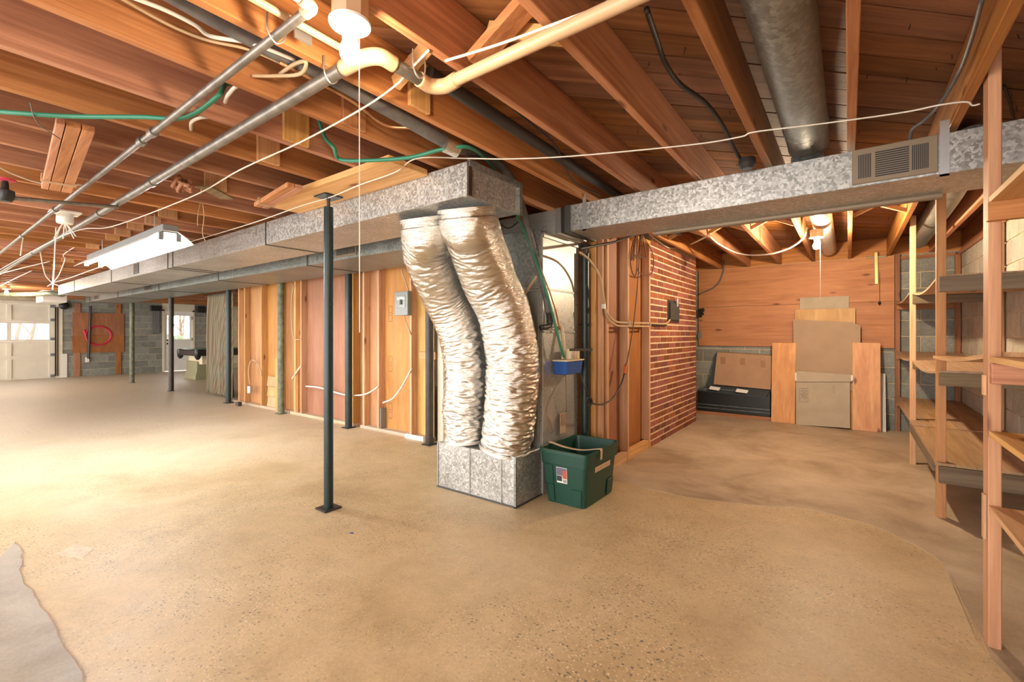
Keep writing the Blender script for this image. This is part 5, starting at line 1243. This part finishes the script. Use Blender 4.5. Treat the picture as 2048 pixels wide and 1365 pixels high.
wire('drop_cord', [sp3(20, 392, 4.6), sp3(26, 420, 4.7), sp3(36, 450, 4.8), sp3(46, 470, 4.9), sp3(44, 490, 4.9), sp3(41, 512, 4.9)], 0.006, 'white_wire', 'white cord hanging from the iron valve', 'cord')
wire('drop_cord', [sp3(320, 417, 5.0), sp3(230, 452, 5.3), sp3(134, 504, 5.6), sp3(130, 520, 5.6), sp3(118, 550, 5.6), sp3(105, 566, 5.6), sp3(95, 573, 5.6)], 0.006, 'white_wire', 'white cord drooping behind the shop light toward the duct end', 'cord')
wire('drop_cord', [sp3(0, 548, 6.5), sp3(50, 535, 6.5), sp3(100, 523, 6.5)], 0.008, 'white_wire', 'lower white cable near the garage door ceiling', 'cable')
wire('drop_cord', [sp3(0, 572, 7.5), sp3(50, 548, 7.5), sp3(100, 525, 7.5)], 0.009, 'white_wire', 'second white cable near the garage door ceiling', 'cable')
wire('drop_cord', [gz(80, 500, 2.27), sp3(86, 532, 6.2), sp3(92, 552, 6.2), sp3(105, 566, 6.2), sp3(118, 572, 6.2)], 0.008, 'white_wire', 'white cable loop beside the hanging white cord', 'cable')
wire('drop_cord', [sp3(105, 566, 6.4), sp3(140, 556, 6.4), sp3(190, 538, 6.3), sp3(240, 522, 6.2)], 0.007, 'white_wire', 'white cable running under the trunk duct end', 'cable')
wire('black_cable', [gz(1293, 18, 2.42), gz(1312, 75, 2.42), gz(1330, 125, 2.41), gz(1360, 168, 2.40), gz(1410, 205, 2.39), gz(1445, 250, 2.36), gz(1470, 300, 2.31), gz(1492, 335, 2.26)], 0.011, 'black', 'black cable curving over the subfloor to the branch duct', 'cable', 8)
solo('cable_sleeve', glathe(gz(1494, 328, 2.25), [(0.03, -0.03), (0.05, 0.0), (0.045, 0.03)], 12), 'black', 'black sleeve where the cable meets the branch duct', 'sleeve', shade=True)
wire('black_cable', [gz(1010, 205, 2.4), gz(1060, 245, 2.38), gz(1110, 290, 2.33), gz(1128, 330, 2.28), gz(1150, 365, 2.26), gz(1200, 390, 2.25)], 0.005, 'black', 'thin black cable among the joists near the furnace', 'cable')
wire('black_cable', [gz(1965, -5, 2.36), gz(1945, 70, 2.35), gz(1920, 140, 2.34), gz(1885, 200, 2.31), gz(1850, 240, 2.3), gz(1825, 258, 2.28), gz(1820, 280, 2.25)], 0.008, 'foam', 'grey cable following the joist beside the shelf post', 'cable')
wire('black_cable', [gz(2008, 170, 2.48), gz(2018, 200, 2.48), gz(2028, 240, 2.48)], 0.006, 'black', 'thin dark cable on the subfloor above the shelves', 'cable')
wire('black_cable', [gy(988, 428, 2.9), gy(1003, 450, 2.92), gy(1020, 456, 2.93), gy(1044, 438, 2.93)], 0.005, 'black', 'thin black cable looped across the furnace plenum', 'cable')
# rope tied to the trunk, valve, junction boxes
jb = gz(113, 438, 2.2); jb.y = pb_.y + 0.10
jbx = thing('junction_box', 'round ceiling junction box with dangling wires beyond the board bundle', 'junction box', jb)
part('box', glathe((jb.x, jb.y, 2.17), [(0.05, 0), (0.055, 0.01), (0.055, 0.095)], 10), 'paper', jbx, shade=True)
part('plate', gbox((jb.x - 0.09, jb.y - 0.09, 2.255), (jb.x + 0.09, jb.y + 0.09, 2.267)), 'paper', jbx)
for i in range(6):
    a = i * 1.05; part('loose_wire', gtube(smooth([(jb.x, jb.y, 2.18), (jb.x + 0.03 * math.cos(a), jb.y + 0.03 * math.sin(a), 2.14), (jb.x + 0.07 * math.cos(a), jb.y + 0.07 * math.sin(a), 2.08 - 0.01 * i)], 4), 0.004, 5), 'white_wire', jbx)
vp = gz(10, 372, 2.2)
vv_ = thing('valve', 'iron valve with a red handwheel on a ceiling pipe', 'valve', vp)
part('valve_body', glathe((vp.x, vp.y, 2.12), [(0.03, -0.02), (0.045, 0.0), (0.045, 0.05), (0.02, 0.06), (0.015, 0.11)], 12), 'blackmetal', vv_, shade=True)
part('handwheel', glathe((vp.x, vp.y, 2.235), [(0.02, 0), (0.05, 0.0), (0.052, 0.008), (0.02, 0.01)], 12), 'red', vv_, shade=True)
xx_ = gz(0, 402, ZP - 0.03)
pipe('cross_pipe', [(vp.x, vp.y, 2.125), (vp.x, pa_.y, 2.19)], 0.013, 'iron', 'short iron pipe joining the valve to the thick pipe')
# hung boards
def bundle(label, p0, p1, widths, mt, tie):
    t = thing('hung_boards', label, 'boards', (p0 + p1) / 2)
    d = (p1 - p0).normalized(); s = d.cross(Vector((0, 0, 1))).normalized(); o_ = -sum(widths) / 2
    for i, wd in enumerate(widths):
        off = s * (o_ + wd / 2); part('board', gbeam(p0 + off, p1 + off, wd - 0.004, 0.03), mt, t, 0.002); o_ += wd
    if tie is not None:
        c = p0 + (p1 - p0) * tie; W2 = sum(widths) / 2 + 0.006
        for dz in (0.0, 0.02):
            cc_ = c + d * dz; up = Vector((0, 0, 0.022))
            part('tie_wire', gtube([cc_ - s * W2 - up, cc_ + s * W2 - up, cc_ + s * W2 + up, cc_ - s * W2 + up, cc_ - s * W2 - up], 0.003, 5), 'tan_wire', t)
    return t
bundle('bundle of three boards wired below the joists near the green hose', gz(152, 250, 2.25), gz(113, 378, 2.17), (0.035, 0.055, 0.05), 'joist_x', 0.82)
bundle('short pair of boards wired under the joists beside the beam plank', gz(590, 372, 2.20), gz(522, 412, 2.19), (0.05, 0.05), 'joist_x', 0.8)
solo('flat_board', gbeam(gz(405, 372, 2.262), gz(455, 398, 2.262), 0.10, 0.008), 'grey_x', 'grey flat board nailed under joists near the shop light', 'board')
rp = gz(365, 372, 2.22)
solo('rope_knot', gmerge(*[gtube(smooth([rp + Vector((random.uniform(-.12, .12), random.uniform(-.05, .05), random.uniform(-.03, .04))) for _ in range(5)], 5), 0.012, 6) for _ in range(7)]), 'rope', 'tangled brown rope tied under the joists above the shop light', 'rope', shade='all')
wire('string', [sp3(390, 365, 3.6), sp3(402, 395, 3.6), sp3(408, 430, 3.6), sp3(405, 465, 3.6), sp3(411, 483, 3.6)], 0.003, 'tan_wire', 'thin brown string dangling beside the shop light', 'string')
wire('string', [gz(402, 375, 2.27), sp3(402, 397, 3.7), sp3(396, 430, 3.7), sp3(395, 452, 3.7)], 0.003, 'tan_wire', 'second thin string dangling above the shop light', 'string')
bk = gz(606, 80, 2.24)
solo('metal_plate', gbox((bk.x - 0.004, bk.y - 0.03, 2.235), (bk.x + 0.004, bk.y + 0.03, 2.30)), 'strap', 'perforated steel plate nailed by the cream water pipe', 'plate')
for i, (px_, py_) in enumerate(((556, 70), (660, 150), (838, 140))):
    c = gz(px_, py_, ZP); yy = pb_.y if i == 0 else (pa_.y if i == 1 else c.y); xx = c.x
    solo('pipe_hook', gtube(smooth([(xx, yy - 0.03, JB + 0.02), (xx, yy - 0.028, ZP), (xx, yy, ZP - 0.03), (xx, yy + 0.028, ZP), (xx, yy + 0.03, JB + 0.02)], 5), 0.003, 5), 'strap', ('wire hook holding the thinner iron pipe', 'wire hook holding the thick iron pipe by the bulb', 'wire hook holding the drain pipe by the pale block')[i], 'hook')
# floor marks
c = gz(150, 1100); solo('paint_scrap', gprism([gz(113, 1108), gz(165, 1118), gz(188, 1098), gz(150, 1090)], (0, 0, 0.0015)), 'scrap', 'torn white paper scrap stuck on the floor', 'scrap')
c = gz(703, 1067); solo('blue_scrap', gprism([c + Vector((-0.012, -0.01, 0.0005)), c + Vector((0.012, -0.006, 0.0005)), c + Vector((0.015, 0.006, 0.0005)), c + Vector((-0.004, 0.01, 0.0005))], (0, 0, 0.002)), 'blue', 'tiny blue plastic scrap on the floor near the green post', 'scrap')
